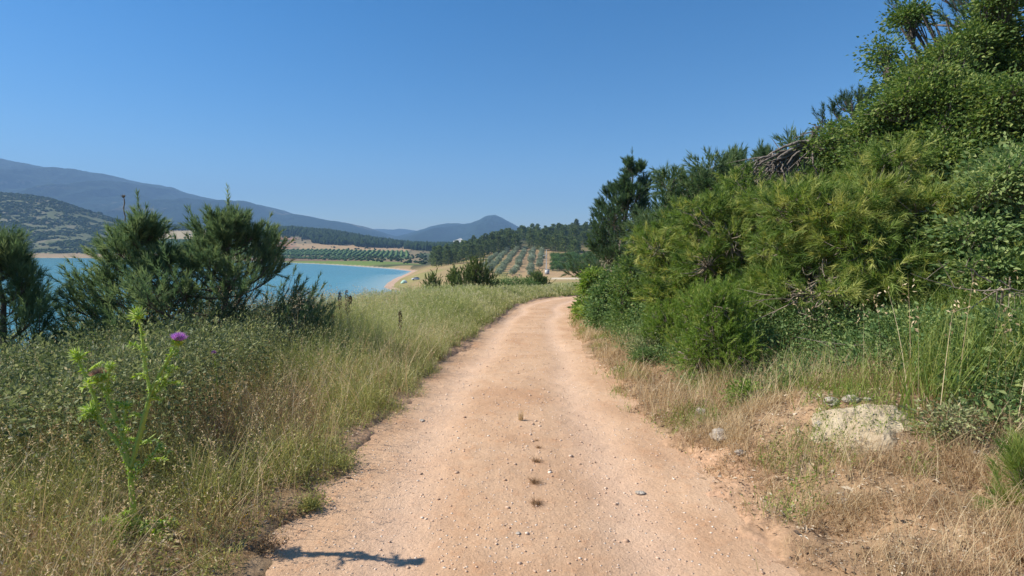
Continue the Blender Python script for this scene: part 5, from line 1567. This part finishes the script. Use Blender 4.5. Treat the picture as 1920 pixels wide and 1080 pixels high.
# ------------------------------------------------------------ the thistle
M_thst = leaf_mat('thistle_green', [(0, (.17, .29, .03)), (.5, (.37, .52, .07)), (1, (.66, .72, .36))], .3)
M_purp = leaf_mat('thistle_purple', [(0, (.38, .12, .45)), (.5, (.62, .28, .70)), (1, (.82, .52, .86))], .2)
M_brnh = leaf_mat('thistle_brown', [(0, (.50, .25, .16)), (.5, (.74, .42, .28)), (1, (.85, .62, .46))], .2)
tb_ = G(252, 1000); td = tb_[1]
r = empty('thistle', tb_, 'tall spiny green thistle with one purple and one brown flower head, near left', 'thistle')
def tp_(u, v, dd=0): return at(u, v, td + dd) - tb_
stems = [([(252, 1003), (248, 930), (243, 875)], .012, .010), ([(243, 875), (228, 810), (200, 745), (187, 716)], .009, .006), ([(243, 878), (222, 830), (190, 795), (172, 772)], .009, .006),
         ([(190, 795), (178, 745), (160, 705), (146, 672)], .007, .005), ([(245, 880), (262, 815), (277, 760), (283, 735)], .010, .008), ([(283, 738), (272, 690), (268, 640), (260, 598)], .007, .005),
         ([(283, 738), (300, 700), (320, 665), (333, 642)], .007, .005), ([(280, 750), (300, 728), (318, 700)], .006, .004), ([(236, 850), (232, 800), (236, 765)], .006, .004), ([(247, 900), (280, 860), (300, 838)], .006, .004), ([(205, 760), (200, 725), (206, 690)], .005, .004)]
allP = []
for k_, (pl, ra, rb) in enumerate(stems):
    dd = g.normal(0, .03) if k_ else 0
    pts_ = np.array([tp_(u, v, 0 if j == 0 else dd * j / len(pl)) for j, (u, v) in enumerate(pl)])
    if k_ == 0: pts_[0, 2] = -.03
    t_ = np.linspace(0, 1, len(pl)); t2 = np.linspace(0, 1, 14)
    pp = np.stack([np.interp(t2, t_, pts_[:, j]) for j in range(3)], 1)
    for _ in range(2): pp[1:-1] = .25 * pp[:-2] + .5 * pp[1:-1] + .25 * pp[2:]
    mb = MB(); tubes(mb, pp, np.linspace(ra * 1.25, rb * 1.3, 14) * g.uniform(.75, 1.2, 14), 7, .62)
    # spiny wings along the stem
    m_ = 120; f = g.random(m_); q_ = np.stack([np.interp(f, t2, pp[:, j]) for j in range(3)], 1); dr = nrm(np.gradient(pp, axis=0).mean(0))
    leaves(mb, q_, rdir(m_, g) + dr * .4, g.uniform(.014, .03, m_), .009, g.uniform(.35, 1, m_), .3)
    mb.build('stem', M_thst, r, True); allP.append(pp)
mb = MB()
for pp in allP:      # long lobed leaves
    nL = 3
    for j in range(nL):
        q_ = pp[int(g.integers(1, 12))]; dr = nrm(np.array([g.normal(), g.normal() * .7, g.uniform(-.1, .7)])); Ln = g.uniform(.05, .11)
        mid = np.stack([q_ + dr * Ln * f - np.array([0, 0, .3 * Ln * f * f]) for f in np.linspace(0, 1, 7)])
        leaves(mb, q_[None], dr[None], Ln, .018, .6)
        for qq in mid[1:]:
            leaves(mb, np.repeat(qq[None], 4, 0), rdir(4, g) + dr * .5, g.uniform(.018, .034, 4), .010, g.uniform(.3, 1, 4))
for j in range(12):  # basal rosette
    dr = nrm(np.array([g.normal(), g.normal(), g.uniform(.0, .8)])); q_ = np.array([0, 0, .03]) + dr * .02; Ln = g.uniform(.14, .26)
    for f in np.linspace(.1, 1, 9):
        leaves(mb, np.repeat((q_ + dr * Ln * f - np.array([0, 0, .35 * Ln * f * f]))[None], 5, 0), rdir(5, g) + dr * .4, g.uniform(.025, .05, 5), .018, g.uniform(.3, .9, 5))
mb.build('leaf', M_thst, r)
def head(c, rd, axis, kind):
    mb = MB(); axis = nrm(np.asarray(axis, float))
    V, Fc = RK[3]; mb.add(c + V * rd * np.array([1, 1, .85]), Fc, .35)
    n_ = 90; d_ = rdir(n_, g); d_ = nrm(d_ + axis * .1); L_ = rd * (.75 if kind else 1.9)
    leaves(mb, c + d_ * rd * .85, d_ + axis * .5, L_ * g.uniform(.6, 1.1, n_), rd * .28, g.uniform(.4, 1, n_), .1)
    o_ = mb.build('flower_head', M_thst, r)
    if kind:
        mb = MB(); n_ = 420; d_ = rdir(n_, g); d_ = nrm(d_ * np.array([1, 1, 1]) + axis * 1.15)
        needles(mb, c + d_ * rd * .55, d_, rd * g.uniform(.9, 1.35, n_) * (1.25 if kind == 1 else 1.2), rd * .16, g.random(n_))
        mb.build('petals', M_purp if kind == 1 else M_brnh, o_)
head(tp_(334, 640), .027, (.25, -.1, 1), 1)
head(tp_(186, 708), .029, (-.1, -.1, 1), 2)
head(tp_(259, 592), .022, (0, 0, 1), 0); head(tp_(146, 668), .022, (-.2, 0, 1), 0); head(tp_(170, 770), .024, (-.6, -.2, .8), 0)
head(tp_(319, 697), .012, (.4, 0, 1), 0); head(tp_(238, 762), .016, (0, 0, 1), 0); head(tp_(301, 836), .010, (.3, 0, 1), 0); head(tp_(206, 687), .014, (.3, 0, 1), 0)
# the tiny purple flowers far in the thicket and yellow ones by the road
for (u, v, d_, lb) in ((401, 662, 4.6, 'tiny purple thistle flower in the leafy thicket behind the tall thistle'),):
    c_ = at(u, v, d_); mb = MB(); b0 = np.array([c_[0], c_[1], gz(c_[0], c_[1])])
    r2 = empty('small_thistle', b0, lb, 'thistle')
    tubes(mb, np.stack([[0, 0, 0], (c_ - b0) * .5 + [.02, 0, 0], c_ - b0]), .004, 5, .5); mb.build('stem', M_thst, r2)
    mb = MB(); n_ = 120; dd_ = nrm(rdir(n_, g) + np.array([0, 0, .8])); needles(mb, (c_ - b0) + dd_ * .005, dd_, .022, .004, g.random(n_)); mb.build('petals', M_purp, r2)
M_yel = solid_mat('yellow_petals', (.75, .50, .03), None, 3, .6)
mb = MB()
for _ in range(46):
    c_ = G(g.normal(420, 32), g.normal(985, 18)); c_ = c_ + np.array([0, 0, g.uniform(.03, .12)])
    leaves(mb, np.repeat(c_[None], 5, 0), rdir(5, g) + np.array([0, 0, .6]), .008, .006, .5)
tag(mb.build('yellow_flowers', M_yel), 'sprinkle of tiny yellow flowers low in the weeds left of the road', 'flowers', kind='stuff')
M_spike = leaf_mat('dead_spike', [(0, (.045, .022, .016)), (.5, (.09, .045, .03)), (1, (.16, .09, .06))], 0)
for (u, v0, v1, d_, lb) in ((637, 548, 600, 9.6, 'dark brown dead flower spike, left of the pair against the lake'), (650, 545, 625, 9.4, 'taller dark dead flower spike, right of the pair against the lake'),
                       (657, 556, 580, 9.5, 'bent dark side spike leaning right of the taller dead spike'), (750, 584, 640, 9.0, 'lone dark dead flower spike in the long grass nearer the road'), (624, 590, 640, 8.8, 'short dark dead spike low in the grass left of the pair')):
    top = at(u, v0, d_); bot = np.array([top[0] + (-.06 if u == 657 else .0), top[1], gz(top[0], top[1])])
    rr2 = empty('dead_flower_spike', bot, lb, 'dead flower')
    L_ = top - bot; t_ = np.linspace(0, 1, 8)[:, None]
    mb = MB(); tubes(mb, L_ * t_ + np.array([.02, 0, 0]) * np.sin(t_ * 5), .006, 5, .5); mb.build('stem', M_spike, rr2)
    n_ = 200; hl_ = (v1 - v0) / 1000 * d_ * .62 / max(L_[2], .3)
    f = 1 - g.random(n_) * hl_; rw = .022 * np.sin(np.clip((1 - f) / hl_, 0, 1) * math.pi) ** .6
    dd_ = rdir(n_, g); mb = MB(); leaves(mb, L_ * f[:, None] + dd_ * rw[:, None], dd_ + np.array([0, 0, .8]), .026, .012, g.random(n_)); mb.build('seed_head', M_spike, rr2)

# pine sprigs and a cone at the right edge
for i, (u, v, dd_, lb) in enumerate(((1925, 930, 0, 'yellow green pine seedling at the right edge above the cone'), (1925, 735, 0, 'pine seedling at the right edge under the leafy bush'))):
    c_ = G(u, v + 20)
    make_pine('pine_seedling', c_, .36 if i == 0 else .5, .20, M_pine_yel, lb, None, 'pine seedling', nl=10, ns=3, k=60, needle=.09, nw=.003, shoot=.13, t0=.05, up=.8, seed=700 + i, tintb=.6, extra=.6)
c_ = G(1912, 1062)
mb = MB()
M_cone = leaf_mat('cone_scales', [(0, (.22, .12, .06)), (.5, (.42, .26, .14)), (1, (.62, .45, .28))], 0)
V, Fc = RK[3]; mb.add(V * np.array([.024, .024, .042]), Fc, .1)
n_ = 150; k_ = np.arange(n_); f = (k_ + .5) / n_; a_ = k_ * 2.39996
rd = .030 * np.sin(np.clip(f * .9 + .06, 0, 1) * math.pi) ** .6
Pc = np.stack([rd * np.cos(a_) * .7, rd * np.sin(a_) * .7, -.045 + .09 * f], 1); Dc = np.stack([np.cos(a_), np.sin(a_), np.full(n_, .55)], 1)
leaves(mb, Pc, Dc, .018, .014, g.uniform(.3, 1, n_), .1, up=3)
o = mb.build('pine_cone', M_cone); o.location = (c_[0], c_[1], c_[2] + .045); o.rotation_euler = (R(35), R(20), 0); tag(o, 'brown open pine cone in the dry grass at the bottom right corner', 'pine cone')
